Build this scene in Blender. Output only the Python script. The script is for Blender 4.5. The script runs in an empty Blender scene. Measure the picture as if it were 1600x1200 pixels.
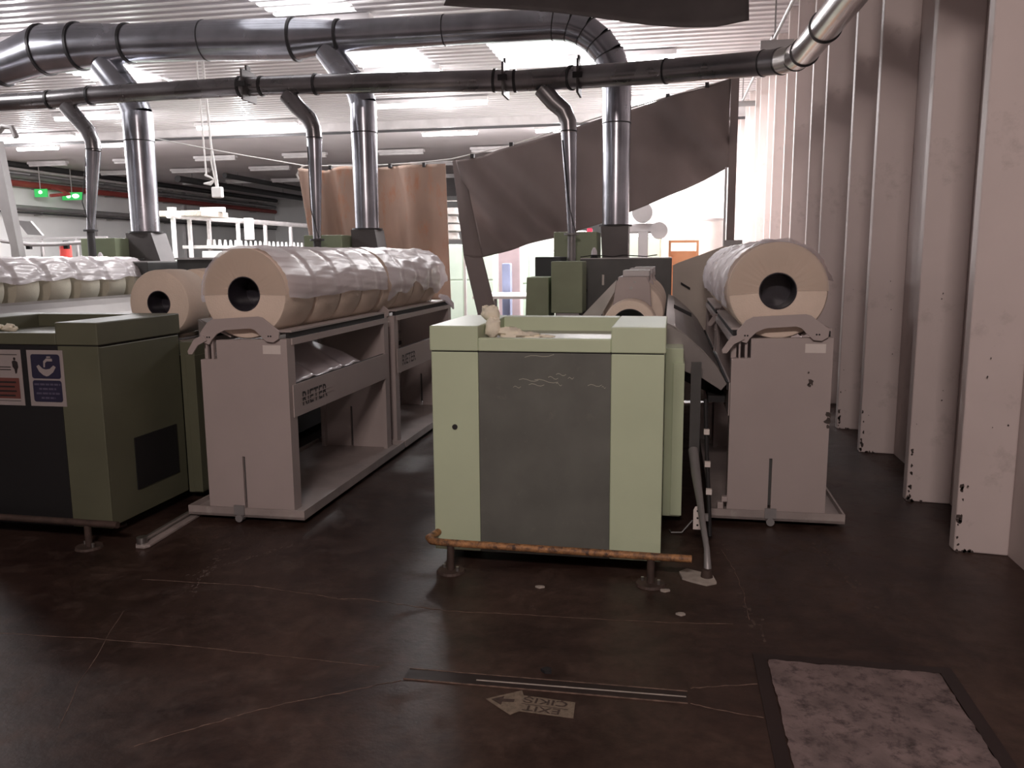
import bpy, bmesh, math, random
from mathutils import Vector, Matrix
random.seed(7)
SC = bpy.context.scene
COL = SC.collection
PI = math.pi

# ------------------------------------------------------------------ camera
cam_d = bpy.data.cameras.new('camera')
cam = bpy.data.objects.new('camera', cam_d)
COL.objects.link(cam)
SC.camera = cam
cam_d.sensor_width = 36.0
cam_d.lens = 29.03
cam_d.clip_start = 0.05
cam_d.clip_end = 200
R0 = ((0.98212339, 0.18809225, -0.00741287),
      (0.021358, -0.1504738, -0.98838326),
      (-0.18702267, 0.970556, -0.15180111))      # camera right, down, forward in world axes
cam.matrix_world = Matrix(((R0[0][0], -R0[1][0], -R0[2][0], 0.0),
                           (R0[0][1], -R0[1][1], -R0[2][1], 0.0),
                           (R0[0][2], -R0[1][2], -R0[2][2], 1.6),
                           (0, 0, 0, 1)))

# ------------------------------------------------------------------ world, exposure, lamps
w = bpy.data.worlds.new('world')
SC.world = w
w.use_nodes = True
w.node_tree.nodes['Background'].inputs[0].default_value = (0.8, 0.75, 0.75, 1)
w.node_tree.nodes['Background'].inputs[1].default_value = 0.05
SC.view_settings.view_transform = 'Standard'
SC.view_settings.look = 'None'
SC.view_settings.exposure = 0.45
SC.view_settings.gamma = 1.0
SC.view_settings.use_curve_mapping = False


def area(name, loc, target, sx, sy, power, color, spread=PI):
    ld = bpy.data.lights.new(name, 'AREA')
    ld.shape = 'RECTANGLE'
    ld.size = sx
    ld.size_y = sy
    ld.energy = power
    ld.color = color
    ld.spread = spread
    o = bpy.data.objects.new(name, ld)
    COL.objects.link(o)
    o.location = loc
    d = Vector(target) - Vector(loc)
    o.rotation_euler = d.to_track_quat('-Z', 'Y').to_euler()
    return o


area('aisle_lamp', (-0.2, -2.6, 4.3), (-0.4, 4.0, 0.8), 1.3, 0.3, 150, (1.0, 0.84, 0.79))


def bulb(loc, power, color=(1.0, 0.97, 0.98), r=0.12):
    ld = bpy.data.lights.new('hall_lamp', 'POINT')
    ld.energy = power
    ld.color = color
    ld.shadow_soft_size = r
    o = bpy.data.objects.new('hall_lamp', ld)
    COL.objects.link(o)
    o.location = loc


# rows of ceiling lamps that burn over the hall behind the curtains plus unseen ones added to brighten it
for lx, ly, pw in ((-4.95, 11.6, 75), (-9.9, 11.6, 90), (-4.8, 14.8, 130), (-10.2, 14.8, 170),
                   (-0.9, 14.6, 250), (-5.2, 17.8, 260), (-10.5, 19.6, 260),
                   (-17.0, 20.1, 260), (-0.4, 18.6, 330), (-13.1, 17.6, 220), (-5.9, 22.0, 220), (-3.0, 22.1, 220),
                   (-18.4, 22.0, 220), (-15.6, 21.9, 200), (-10.0, 8.0, 160),
                   (-20.6, 17.5, 700), (-20.3, 12.0, 350), (0.2, 22.0, 260), (-1.5, 12.9, 60)):  # added out of view to brighten the far walls; the last has no fixture
    bulb((lx, ly, 4.60), pw * 0.28)
    area('hall_lamp', (lx, ly, 4.76), (lx, ly, 0), 1.4, 0.25, pw * 0.8, (1.0, 0.97, 0.98))


# ------------------------------------------------------------------ materials
MATS = {}


def lin(c):
    return tuple(((v / 255.0) / 12.92 if v <= 10 else (((v / 255.0) + 0.055) / 1.055) ** 2.4) for v in c)


def mat(name, base, rough=0.6, metal=0.0, var=0.12, scale=3.0, bump=0.0, bscale=60.0, alpha=1.0, emit=None, estr=0.0,
        dirt=None, dirt_amt=0.3, stretch=(1, 1, 1), rvar=0.0, spec=0.5):
    m = bpy.data.materials.new(name)
    m.use_nodes = True
    nt = m.node_tree
    N = nt.nodes
    L = nt.links
    b = N['Principled BSDF']
    b.inputs['Roughness'].default_value = rough
    b.inputs['Metallic'].default_value = metal
    b.inputs['Specular IOR Level'].default_value = spec
    b.inputs['Alpha'].default_value = alpha
    tc = N.new('ShaderNodeTexCoord')
    mp = N.new('ShaderNodeMapping')
    mp.inputs['Scale'].default_value = stretch
    L.new(tc.outputs['Object'], mp.inputs['Vector'])
    nz = N.new('ShaderNodeTexNoise')
    nz.inputs['Scale'].default_value = scale
    nz.inputs['Detail'].default_value = 6
    L.new(mp.outputs[0], nz.inputs['Vector'])
    cr = N.new('ShaderNodeValToRGB')
    cr.color_ramp.elements[0].position = 0.3
    cr.color_ramp.elements[1].position = 0.7
    cr.color_ramp.elements[0].color = tuple(v * (1 - var) for v in base) + (1,)
    cr.color_ramp.elements[1].color = tuple(min(1, v * (1 + var)) for v in base) + (1,)
    L.new(nz.outputs['Fac'], cr.inputs[0])
    out = cr.outputs[0]
    if dirt is not None:
        n2 = N.new('ShaderNodeTexNoise')
        n2.inputs['Scale'].default_value = scale * 2.7
        n2.inputs['Detail'].default_value = 8
        n2.inputs['Roughness'].default_value = 0.7
        L.new(mp.outputs[0], n2.inputs['Vector'])
        r2 = N.new('ShaderNodeValToRGB')
        r2.color_ramp.elements[0].position = 0.62 - dirt_amt * 0.4
        r2.color_ramp.elements[1].position = 0.75 - dirt_amt * 0.2
        L.new(n2.outputs['Fac'], r2.inputs[0])
        mx = N.new('ShaderNodeMix')
        mx.data_type = 'RGBA'
        L.new(r2.outputs[0], mx.inputs[0])
        L.new(out, mx.inputs[6])
        mx.inputs[7].default_value = tuple(dirt) + (1,)
        out = mx.outputs[2]
    L.new(out, b.inputs['Base Color'])
    if rvar:
        mr = N.new('ShaderNodeMapRange')
        mr.inputs[3].default_value = max(0.05, rough - rvar)
        mr.inputs[4].default_value = min(1, rough + rvar)
        L.new(nz.outputs['Fac'], mr.inputs[0])
        L.new(mr.outputs[0], b.inputs['Roughness'])
    if bump:
        n3 = N.new('ShaderNodeTexNoise')
        n3.inputs['Scale'].default_value = bscale
        n3.inputs['Detail'].default_value = 3
        L.new(mp.outputs[0], n3.inputs['Vector'])
        bp = N.new('ShaderNodeBump')
        bp.inputs['Strength'].default_value = bump
        bp.inputs['Distance'].default_value = 0.01
        L.new(n3.outputs['Fac'], bp.inputs['Height'])
        L.new(bp.outputs[0], b.inputs['Normal'])
    if emit:
        b.inputs['Emission Color'].default_value = tuple(emit) + (1,)
        b.inputs['Emission Strength'].default_value = estr
    MATS[name] = m
    return m


mat('mint', (0.52, 0.60, 0.42), rough=0.45, var=0.05, scale=2)
mat('mint_dark', (0.108, 0.112, 0.072), rough=0.5, var=0.1, scale=3)
mat('green', (0.29, 0.34, 0.22), rough=0.5, var=0.08, scale=3)
mat('grey_panel', (0.125, 0.13, 0.115), rough=0.55, var=0.16, scale=4, dirt=(0.16, 0.16, 0.14), dirt_amt=0.1)
mat('black_panel', (0.009, 0.009, 0.010), rough=0.6)
mat('dark', (0.012, 0.011, 0.012), rough=0.7)
mat('navy', (0.028, 0.034, 0.04), rough=0.45)
mat('dark_box', (0.075, 0.075, 0.073), rough=0.4, var=0.2)
mat('trolley', (0.42, 0.36, 0.345), rough=0.5, var=0.05, scale=2)
mat('trolley_base', (0.34, 0.295, 0.28), rough=0.4, var=0.2, scale=4, dirt=(0.4, 0.37, 0.35), dirt_amt=0.15)
mat('sheet_metal', (0.42, 0.40, 0.38), rough=0.35, metal=0.6, var=0.2, scale=2, rvar=0.1)
mat('apron', (0.26, 0.24, 0.23), rough=0.38, metal=0.35, var=0.12, scale=2)
mat('beige_panel', (0.50, 0.45, 0.39), rough=0.5, var=0.08)
mat('duct', (0.42, 0.43, 0.475), rough=0.25, metal=0.9, var=0.25, scale=2.5, rvar=0.08, bump=0.05, bscale=6)
mat('duct_small', (0.30, 0.29, 0.30), rough=0.28, metal=0.88, var=0.2, scale=3, rvar=0.08)
mat('duct_bright', (0.60, 0.57, 0.55), rough=0.25, metal=0.95, var=0.1, scale=3)
mat('duct_paint', (0.11, 0.10, 0.10), rough=0.5, metal=0.3, var=0.15)
mat('flange', (0.05, 0.048, 0.05), rough=0.5, metal=0.5)
mat('cotton', (0.78, 0.655, 0.55), rough=0.95, var=0.05, scale=6, bump=0.25, bscale=90, spec=0.1)
mat('cotton_far', (0.72, 0.68, 0.56), rough=0.95, var=0.05, scale=6, bump=0.25, bscale=90, spec=0.1)
mat('film', (0.94, 0.90, 0.96), rough=0.34, var=0.03, alpha=0.68, spec=0.6)
mat('film_thick', (0.85, 0.80, 0.83), rough=0.25, var=0.05, alpha=0.86, spec=0.6)
mat('film_face', (0.60, 0.50, 0.41), rough=0.45, var=0.04, alpha=0.4, spec=0.6)
mat('tube_core', (0.03, 0.027, 0.035), rough=0.3, var=0.3, scale=12)
mat('wall', (0.60, 0.52, 0.50), rough=0.6, var=0.06, scale=1.5, dirt=(0.46, 0.40, 0.38), dirt_amt=0.12)
mat('chipped', (0.07, 0.055, 0.05), rough=0.9, var=0.3, scale=30)
mat('ceil', (0.56, 0.53, 0.54), rough=0.35, var=0.04, scale=1)
mat('ceil_far', (0.70, 0.66, 0.67), rough=0.7, var=0.05, scale=1)
mat('beam', (0.6, 0.57, 0.57), rough=0.6)
mat('wall_far', (0.84, 0.84, 0.83), rough=0.7, var=0.05, scale=0.6)
mat('lamp_body', (0.6, 0.58, 0.58), rough=0.5)
mat('lamp_on', (1, 1, 1), emit=(1.0, 0.98, 1.0), estr=9.0)
mat('ceiling_glow', (0.9, 0.9, 0.92), rough=0.3, emit=(1.0, 0.98, 1.0), estr=0.9, var=0.02)  # emission stands in for ceiling lit strongly by nearby lamps
mat('curtain_grey', (0.30, 0.255, 0.245), rough=0.85, var=0.14, scale=1.3, stretch=(1, 1, 0.5), spec=0.2)
mat('curtain_brown', (0.52, 0.40, 0.335), rough=0.85, var=0.2, scale=1.6, stretch=(1, 1, 0.4), spec=0.2,
    dirt=(0.56, 0.31, 0.20), dirt_amt=0.2)
for _n in ('curtain_grey', 'curtain_brown', 'film', 'film_thick'):
    _t = MATS[_n].node_tree
    _b = _t.nodes['Principled BSDF']
    _tr = _t.nodes.new('ShaderNodeBsdfTranslucent')
    _src = _b.inputs['Base Color'].links[0].from_socket
    _t.links.new(_src, _tr.inputs['Color'])
    _mx = _t.nodes.new('ShaderNodeMixShader')
    _mx.inputs[0].default_value = 0.3 if _n[0] == 'c' else 0.25
    _t.links.new(_b.outputs[0], _mx.inputs[1])
    _t.links.new(_tr.outputs[0], _mx.inputs[2])
    _t.links.new(_mx.outputs[0], _t.nodes['Material Output'].inputs['Surface'])
mat('tarp', (0.085, 0.075, 0.075), rough=0.7, var=0.2, scale=3)
mat('white_paint', (0.75, 0.74, 0.72), rough=0.5)
mat('pale_mint', (0.62, 0.74, 0.62), rough=0.5, var=0.05)
mat('pale_grey', (0.5, 0.48, 0.48), rough=0.5)
mat('red', (0.55, 0.06, 0.05), rough=0.5)
mat('red_pipe', (0.30, 0.055, 0.045), rough=0.6)
mat('orange', (0.85, 0.42, 0.22), rough=0.5)
mat('blue', (0.33, 0.38, 0.58), rough=0.5)
mat('pipe_grey', (0.28, 0.27, 0.27), rough=0.45, metal=0.3)
mat('pipe_dark', (0.06, 0.058, 0.06), rough=0.6)
mat('rust', (0.44, 0.22, 0.09), rough=0.6, metal=0.1, var=0.3, scale=12, dirt=(0.07, 0.04, 0.03), dirt_amt=0.6)
mat('rust_dark', (0.055, 0.035, 0.028), rough=0.7, var=0.3, scale=20)
mat('steel', (0.4, 0.39, 0.38), rough=0.3, metal=0.9)
mat('plaster', (0.38, 0.34, 0.30), rough=0.9, var=0.2, scale=20)
mat('rag', (0.85, 0.80, 0.66), rough=0.95, var=0.08, scale=12, bump=0.4, bscale=40, spec=0.1)
mat('rope', (0.7, 0.68, 0.66), rough=0.8)
mat('sign_white', (0.34, 0.30, 0.29), rough=0.6, var=0.03)
mat('sign_blue', (0.022, 0.02, 0.05), rough=0.5)
mat('sign_red', (0.15, 0.05, 0.04), rough=0.5)
mat('sign_text', (0.10, 0.09, 0.14), rough=0.5)
mat('sign_black', (0.02, 0.015, 0.015), rough=0.5)
mat('sticker', (0.19, 0.15, 0.11), rough=0.7, var=0.25, scale=40, dirt=(0.07, 0.05, 0.04), dirt_amt=0.2)
mat('sticker_ink', (0.055, 0.035, 0.028), rough=0.7, var=0.3, scale=60)
mat('exit_green', (0.02, 0.25, 0.06), rough=0.4, emit=(0.05, 0.55, 0.12), estr=0.6)
mat('exit_glow', (0.5, 1, 0.6), rough=0.4, emit=(0.45, 1.0, 0.55), estr=2.5)
mat('ink', (0.035, 0.03, 0.03), rough=0.6)
mat('label_white', (0.72, 0.66, 0.62), rough=0.6)
mat('crack', (0.15, 0.10, 0.078), rough=0.9, var=0.5, scale=25)
mat('dust', (0.09, 0.062, 0.05), rough=0.9)
mat('slab', (0.175, 0.13, 0.125), rough=0.85, var=0.35, scale=7, dirt=(0.045, 0.032, 0.032), dirt_amt=0.32, bump=0.4, bscale=40)
mat('frame_dark', (0.020, 0.010, 0.009), rough=0.55, var=0.2)
mat('yellow_lamp', (1, 0.8, 0.4), emit=(1, 0.75, 0.35), estr=4)
mat('red_lamp', (0.8, 0.02, 0.05), rough=0.3, emit=(1, 0.05, 0.1), estr=1.2)
mat('scratch', (0.42, 0.42, 0.34), rough=0.8)


def floor_mat():
    m = bpy.data.materials.new('floor_concrete')
    m.use_nodes = True
    N = m.node_tree.nodes
    L = m.node_tree.links
    b = N['Principled BSDF']
    tc = N.new('ShaderNodeTexCoord')

    def noise(s, d=8, r=0.6, dist=0.0):
        n = N.new('ShaderNodeTexNoise')
        n.inputs['Scale'].default_value = s
        n.inputs['Detail'].default_value = d
        n.inputs['Roughness'].default_value = r
        n.inputs['Distortion'].default_value = dist
        L.new(tc.outputs['Object'], n.inputs['Vector'])
        return n

    def ramp(src, p0, c0, p1, c1):
        r = N.new('ShaderNodeValToRGB')
        r.color_ramp.elements[0].position = p0
        r.color_ramp.elements[0].color = c0 + (1,)
        r.color_ramp.elements[1].position = p1
        r.color_ramp.elements[1].color = c1 + (1,)
        L.new(src, r.inputs[0])
        return r

    a = ramp(noise(1.1, 10, 0.65, 0.6).outputs['Fac'], 0.38, (0.026, 0.013, 0.0105), 0.70, (0.080, 0.048, 0.037))
    c = ramp(noise(4.5, 12, 0.75, 0.4).outputs['Fac'], 0.50, (0, 0, 0), 0.72, (1, 1, 1))
    mx = N.new('ShaderNodeMix')
    mx.data_type = 'RGBA'
    mul = N.new('ShaderNodeMath')
    mul.operation = 'MULTIPLY'
    mul.inputs[1].default_value = 0.45
    L.new(c.outputs[0], mul.inputs[0])
    L.new(mul.outputs[0], mx.inputs[0])
    L.new(a.outputs[0], mx.inputs[6])
    mx.inputs[7].default_value = (0.135, 0.094, 0.076, 1)
    v = ramp(noise(13, 6, 0.7).outputs['Fac'], 0.30, (0.6, 0.6, 0.6), 0.7, (1.15, 1.15, 1.15))
    m2 = N.new('ShaderNodeMix')
    m2.data_type = 'RGBA'
    m2.blend_type = 'MULTIPLY'
    m2.inputs[0].default_value = 1
    L.new(mx.outputs[2], m2.inputs[6])
    L.new(v.outputs[0], m2.inputs[7])
    L.new(m2.outputs[2], b.inputs['Base Color'])
    rr = N.new('ShaderNodeMapRange')
    rr.inputs[3].default_value = 0.40
    rr.inputs[4].default_value = 0.72
    L.new(c.outputs[0], rr.inputs[0])
    L.new(rr.outputs[0], b.inputs['Roughness'])
    b.inputs['Specular IOR Level'].default_value = 0.22
    bp = N.new('ShaderNodeBump')
    bp.inputs['Strength'].default_value = 0.25
    bp.inputs['Distance'].default_value = 0.004
    L.new(noise(35, 5).outputs['Fac'], bp.inputs['Height'])
    L.new(bp.outputs[0], b.inputs['Normal'])
    MATS['floor'] = m


floor_mat()


# ------------------------------------------------------------------ mesh helpers
class MB:
    def __init__(self):
        self.v = []
        self.f = []

    def add(self, vs, fs):
        o = len(self.v)
        self.v += [tuple(p) for p in vs]
        self.f += [tuple(i + o for i in q) for q in fs]
        return self

    def box(self, x0, x1, y0, y1, z0, z1):
        vs = [(x, y, z) for z in (z0, z1) for y in (y0, y1) for x in (x0, x1)]
        return self.add(vs, [(0, 2, 3, 1), (4, 5, 7, 6), (0, 1, 5, 4), (2, 6, 7, 3), (0, 4, 6, 2), (1, 3, 7, 5)])

    def prism(self, poly, axis, a0, a1):
        # poly in the two other axes, in order x,y,z
        def mk(p, a):
            if axis == 'y':
                return (p[0], a, p[1])
            if axis == 'x':
                return (a, p[0], p[1])
            return (p[0], p[1], a)
        n = len(poly)
        vs = [mk(p, a0) for p in poly] + [mk(p, a1) for p in poly]
        fs = [tuple(range(n)), tuple(range(2 * n - 1, n - 1, -1))]
        fs += [(i, i + n, (i + 1) % n + n, (i + 1) % n) for i in range(n)]
        return self.add(vs, fs)

    def tube(self, pts, rad, n=16, caps=True):
        pts = [Vector(p) for p in pts]
        if not hasattr(rad, '__len__'):
            rad = [rad] * len(pts)
        tang = []
        for i in range(len(pts)):
            a = pts[max(0, i - 1)]
            b = pts[min(len(pts) - 1, i + 1)]
            tang.append((b - a).normalized())
        t = tang[0]
        up = Vector((0, 0, 1)) if abs(t.z) < 0.9 else Vector((1, 0, 0))
        u = t.cross(up).normalized()
        vs = []
        for i, p in enumerate(pts):
            t = tang[i]
            u = (u - t * u.dot(t)).normalized()
            q = t.cross(u)
            for k in range(n):
                a = 2 * PI * k / n
                vs.append(p + (u * math.cos(a) + q * math.sin(a)) * rad[i])
        fs = []
        for i in range(len(pts) - 1):
            for k in range(n):
                k2 = (k + 1) % n
                fs.append((i * n + k, i * n + k2, (i + 1) * n + k2, (i + 1) * n + k))
        if caps:
            fs.append(tuple(range(n - 1, -1, -1)))
            fs.append(tuple((len(pts) - 1) * n + k for k in range(n)))
        return self.add(vs, fs)

    def cyl(self, p0, p1, r0, r1=None, n=16):
        return self.tube([p0, p1], [r0, r0 if r1 is None else r1], n)

    def ring(self, cx, cz, y0, y1, ro, ri, n=48):
        # hollow cylinder along Y
        vs = []
        for (y, r) in ((y0, ri), (y0, ro), (y1, ro), (y1, ri)):
            for k in range(n):
                a = 2 * PI * k / n
                vs.append((cx + r * math.cos(a), y, cz + r * math.sin(a)))
        fs = []
        for j in range(4):
            j2 = (j + 1) % 4
            for k in range(n):
                k2 = (k + 1) % n
                fs.append((j * n + k, j * n + k2, j2 * n + k2, j2 * n + k))
        return self.add(vs, fs)

    def build(self, name, m, parent=None, smooth=False, bevel=0.0, solid=0.0, base=None, kind=None):
        if parent is not None:
            L0 = Vector(ORG[parent.name])
        elif base is not None:
            L0 = Vector(base)
        else:
            xs = [p[0] for p in self.v]
            ys = [p[1] for p in self.v]
            zs = [p[2] for p in self.v]
            L0 = Vector(((min(xs) + max(xs)) / 2, (min(ys) + max(ys)) / 2, min(zs)))
        me = bpy.data.meshes.new(name)
        me.from_pydata([tuple(Vector(p) - L0) for p in self.v], [], self.f)
        bm = bmesh.new()
        bm.from_mesh(me)
        if not solid:
            bmesh.ops.recalc_face_normals(bm, faces=bm.faces)
        bm.to_mesh(me)
        bm.free()
        me.materials.append(MATS[m])
        if smooth:
            for p in me.polygons:
                p.use_smooth = True
            me.set_sharp_from_angle(angle=math.radians(40))
        o = bpy.data.objects.new(name, me)
        COL.objects.link(o)
        if parent is not None:
            o.parent = parent
        else:
            o.location = L0
        ORG[o.name] = tuple(L0)
        if bevel:
            b = o.modifiers.new('bevel', 'BEVEL')
            b.width = bevel
            b.segments = 2
            b.limit_method = 'ANGLE'
        if solid:
            s = o.modifiers.new('solid', 'SOLIDIFY')
            s.thickness = solid
        if kind:
            o['kind'] = kind
        return o


ORG = {}


def thing(name, loc, label, cat, group=None):
    o = bpy.data.objects.new(name, None)
    o.empty_display_size = 0.1
    COL.objects.link(o)
    o.location = loc
    ORG[o.name] = tuple(loc)
    return tag(o, label, cat, group)


def tag(o, label, cat, group=None):
    o['label'] = label
    o['category'] = cat
    if group:
        o['group'] = group
    return o


def struct(o):
    o['kind'] = 'structure'
    return o


def copy_tree(o, delta, parent=None, label=None, skip=()):
    c = o.copy()
    COL.objects.link(c)
    if parent is None:
        c.location = Vector(o.location) + Vector(delta)
        ORG[c.name] = tuple(Vector(ORG[o.name]) + Vector(delta))
        if label:
            c['label'] = label
    else:
        c.parent = parent
        ORG[c.name] = ORG[parent.name]
    for ch in list(o.children):
        if ch.name.split('.')[0] in skip:
            continue
        copy_tree(ch, delta, c)
    return c


def text_into(mb, s, origin, ux, uz, size, depth=0.0, align='LEFT'):
    """text as flat mesh; ux, uz are world vectors of the reading direction and the letters' up."""
    cu = bpy.data.curves.new('t', 'FONT')
    cu.body = s
    cu.size = size
    cu.align_x = align
    cu.offset = size * 0.012
    cu.resolution_u = 3
    o = bpy.data.objects.new('t', cu)
    COL.objects.link(o)
    dg = bpy.context.evaluated_depsgraph_get()
    dg.update()
    me = bpy.data.meshes.new_from_object(o.evaluated_get(dg))
    ux = Vector(ux)
    uz = Vector(uz)
    vs = [Vector(origin) + ux * v.co.x + uz * v.co.y for v in me.vertices]
    fs = [tuple(p.vertices) for p in me.polygons]
    mb.add(vs, fs)
    bpy.data.objects.remove(o)
    bpy.data.curves.remove(cu)
    bpy.data.meshes.remove(me)
    return mb


# ================================================================== THE SETTING
XL, XR, YB, YF = -23.0, 1.80, -4.2, 46.0
CZ = 5.02
YS = 20.6                                    # where the ribbed roof ends
fl = struct(MB().box(XL, XR + 0.3, YB, YF, -0.2, 0.0).build('floor', 'floor', base=(0, 0, 0)))

# ribbed white ceiling: trapezoid ribs running across the hall
m = MB()
prof = []
y = YB
while y < YS:
    prof += [(y, CZ), (y + 0.12, CZ), (y + 0.145, CZ - 0.024), (y + 0.215, CZ - 0.024), (y + 0.24, CZ)]
    y += 0.24
ys = [p for i, p in enumerate(prof) if i == 0 or p != prof[i - 1]]
n = len(ys)
m.add([(XL, a, b) for a, b in ys] + [(XR + 0.3, a, b) for a, b in ys], [(i, i + 1, n + i + 1, n + i) for i in range(n - 1)])
ce = struct(m.build('ceiling', 'ceil', base=(0, 0, CZ)))
struct(MB().box(XL, XR + 0.3, YS, YF, CZ, CZ + 0.1).build('ceiling', 'ceil_far'))
struct(MB().box(XL, XR, YS - 0.08, YS + 0.08, CZ - 0.22, CZ).build('trim_1', 'beam'))
struct(MB().box(XL, XR, YS - 0.12, YS - 0.09, CZ - 0.30, CZ - 0.24).build('trim_2', 'pipe_dark'))

# right wall of precast panels with upright ribs
wr = struct(MB().box(XR, XR + 0.2, YB, YF, 0, CZ).build('wall_right', 'wall', base=(XR, 0, 0)))
rib_y = []
for k in range(-3, 17):
    rib_y += [4.68 + 2.34 * k, 5.63 + 2.34 * k]
rib0 = None
for yy in rib_y:
    if yy < YB + 0.3 or yy > YF - 1:
        continue
    if rib0 is None:
        m = MB()
        yr = yy
        jag = [(1.535, 0.0)]
        m.prism([(1.54, yr), (XR, yr - 0.035), (XR, yr + 0.14), (1.54, yr + 0.085)], 'z', 0.0, CZ)
        rib0 = m.build('rib', 'wall', wr, bevel=0.008)
    else:
        r = rib0.copy()
        COL.objects.link(r)
        r.parent = wr
        r.location = (0, yy - yr, 0)
# chips along the front edges and feet of the nearer ribs
rnd = random.Random(3)
for yy in (4.68, 5.63, 7.02, 7.97):
    m = MB()
    def blob(x, z, s, yf):
        pts = []
        k = 7
        for i in range(k):
            a = 2 * PI * i / k
            rr = s * rnd.uniform(0.5, 1.2)
            pts.append((x + rr * math.cos(a), z + rr * math.sin(a) * 1.4))
        m.prism(pts, 'y', yf - 0.002, yf + 0.001)
    for i in range(12):
        t = rnd.random() ** 2
        blob(1.548 + rnd.uniform(0, 0.02), 0.02 + t * 0.35, rnd.uniform(0.004, 0.014), yy - 0.002)
    for i in range(14):
        blob(rnd.uniform(1.55, 1.78), 0.006, rnd.uniform(0.005, 0.011), yy - 0.012)
    for i in range(5):
        blob(rnd.uniform(1.55, 1.76), rnd.uniform(0.3, 1.4), rnd.uniform(0.002, 0.005), yy - 0.03)
    o = m.build('paint_chip', 'chipped', wr, kind='stuff')

# other walls
struct(MB().box(XL - 0.2, XL, YB, YF, 0, CZ).build('wall_left', 'wall_far'))
struct(MB().box(XL, XR, YF, YF + 0.2, 0, CZ).build('wall_far', 'wall_far'))
struct(MB().box(XL, XR, YB - 0.2, YB, 0, CZ).build('wall_back', 'wall'))
struct(MB().box(-1.7, XR, 24.0, 24.15, 0, 4.3).build('wall_glow_backing', 'wall_far'))  # white wall added to give the bright glow under the lifted curtain
for i, yy in enumerate((17.0, 23.5, 30.0, 36.5)):
    struct(MB().box(XL, XL + 0.12, yy, yy + 0.22, 0, CZ).build('trim_%d' % (i + 3), 'pale_grey'))

# glowing ribbed sheets added for the overlit ceiling patches beside the lamps
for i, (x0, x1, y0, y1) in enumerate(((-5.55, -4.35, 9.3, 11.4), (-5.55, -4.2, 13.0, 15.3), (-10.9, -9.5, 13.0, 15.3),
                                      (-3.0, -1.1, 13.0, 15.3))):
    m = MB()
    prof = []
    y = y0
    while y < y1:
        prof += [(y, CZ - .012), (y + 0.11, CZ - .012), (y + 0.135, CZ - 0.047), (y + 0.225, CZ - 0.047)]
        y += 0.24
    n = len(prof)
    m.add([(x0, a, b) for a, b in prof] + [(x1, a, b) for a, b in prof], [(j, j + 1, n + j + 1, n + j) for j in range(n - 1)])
    struct(m.build('glow_patch_%d' % (i + 1), 'ceiling_glow'))

# ------------------------------------------------------------------ ceiling lamps
CNT = [0]


def lamp(x0, x1, y, on, label, z=4.86, group=None):
    t = thing('fluorescent_lamp', ((x0 + x1) / 2, y, z), label, 'ceiling lamp', group)
    MB().box(x0, x1, y - 0.09, y + 0.09, z + 0.03, z + 0.11).build('housing', 'lamp_body', t)
    for dx in (0.2, 0.8):
        xx = x0 + (x1 - x0) * dx
        MB().box(xx - .01, xx + .01, y - .01, y + .01, z + 0.11, CZ - .03).build('hanger', 'pale_grey', t)
    MB().tube([(x0 + 0.03, y, z), (x1 - 0.03, y, z)], 0.05, 10).build('tube', 'lamp_on' if on else 'lamp_body', t, smooth=True)
    return t


lamp(-11.8, -9.1, 19.6, True, 'lit ceiling lamp beside the hanging white cord, in front of the beam')
lamp(-18.4, -15.7, 20.1, True, 'long lit ceiling lamp at the far left, in front of the roof beam')
lamp(-6.5, -3.9, 17.8, True, 'long lit ceiling lamp just under the thin duct, right of the middle duct drop')
lamp(-6.65, -5.1, 22.0, True, 'bright lit ceiling lamp above the brown curtain, behind the beam')
lamp(-3.6, -2.5, 22.1, True, 'bright lit ceiling lamp showing beside the right thin duct branch')
lamp(-19.1, -17.7, 22.0, True, 'lit ceiling lamp at the far left, left of the thin duct branch, behind the beam')
lamp(-16.4, -14.9, 21.9, True, 'lit ceiling lamp behind the left vertical duct drop, behind the beam')
lamp(-14.2, -12.0, 17.6, True, 'lit ceiling lamp behind the top of the left vertical duct drop')
lamp(-1.8, 0.0, 14.6, True, 'lit ceiling lamp above the top edge of the grey curtain, right of the duct elbow')
lamp(-1.2, 0.4, 18.6, True, 'added lit ceiling lamp hidden behind the grey curtain, brightening the hall there')  # hidden lamp added to overexpose the hall beyond the curtain
lamp(-5.7, -4.2, 11.6, True, 'lit ceiling lamp above the large duct in the middle of the picture')
lamp(-10.6, -9.2, 11.6, True, 'lit ceiling lamp above the large duct at the left')
lamp(-5.5, -4.1, 14.8, True, 'lit ceiling lamp between the two ducts right of the middle branch')
lamp(-10.9, -9.5, 14.8, True, 'lit ceiling lamp between the two ducts right of the left branch')
lamp(-21.0, -19.6, 16.0, True, 'added lit ceiling lamp brightening the left wall, outside the picture at left')  # unseen lamp added to light the far left wall
lamp(-21.0, -19.6, 12.0, True, 'second added lit ceiling lamp brightening the left wall, outside the picture')  # another unseen lamp added for the same wall
lamp(-0.5, 0.9, 22.0, True, 'added lit ceiling lamp hidden behind the grey curtain, brightening the white backing wall')  # hidden lamp added to light the white wall behind it
lamp(-10.7, -9.3, 8.0, True, 'lit ceiling lamp nearest to the far left rolls')
for (x, yy) in ((-21.9, 25.7), (-18.6, 25.7), (-15.6, 25.7), (-12.45, 25.7), (-9.2, 25.7), (-6.2, 25.7)):
    nm = {-21.9: 'leftmost', -18.6: 'second from left', -15.6: 'third from left', -12.45: 'fourth from left', -9.2: 'fifth from left', -6.2: 'rightmost'}[x]
    lamp(x, x + 1.5, yy, False, 'unlit ceiling lamp, %s of the row behind the bright ones' % nm, group='unlit lamps of the nearer row')
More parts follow.
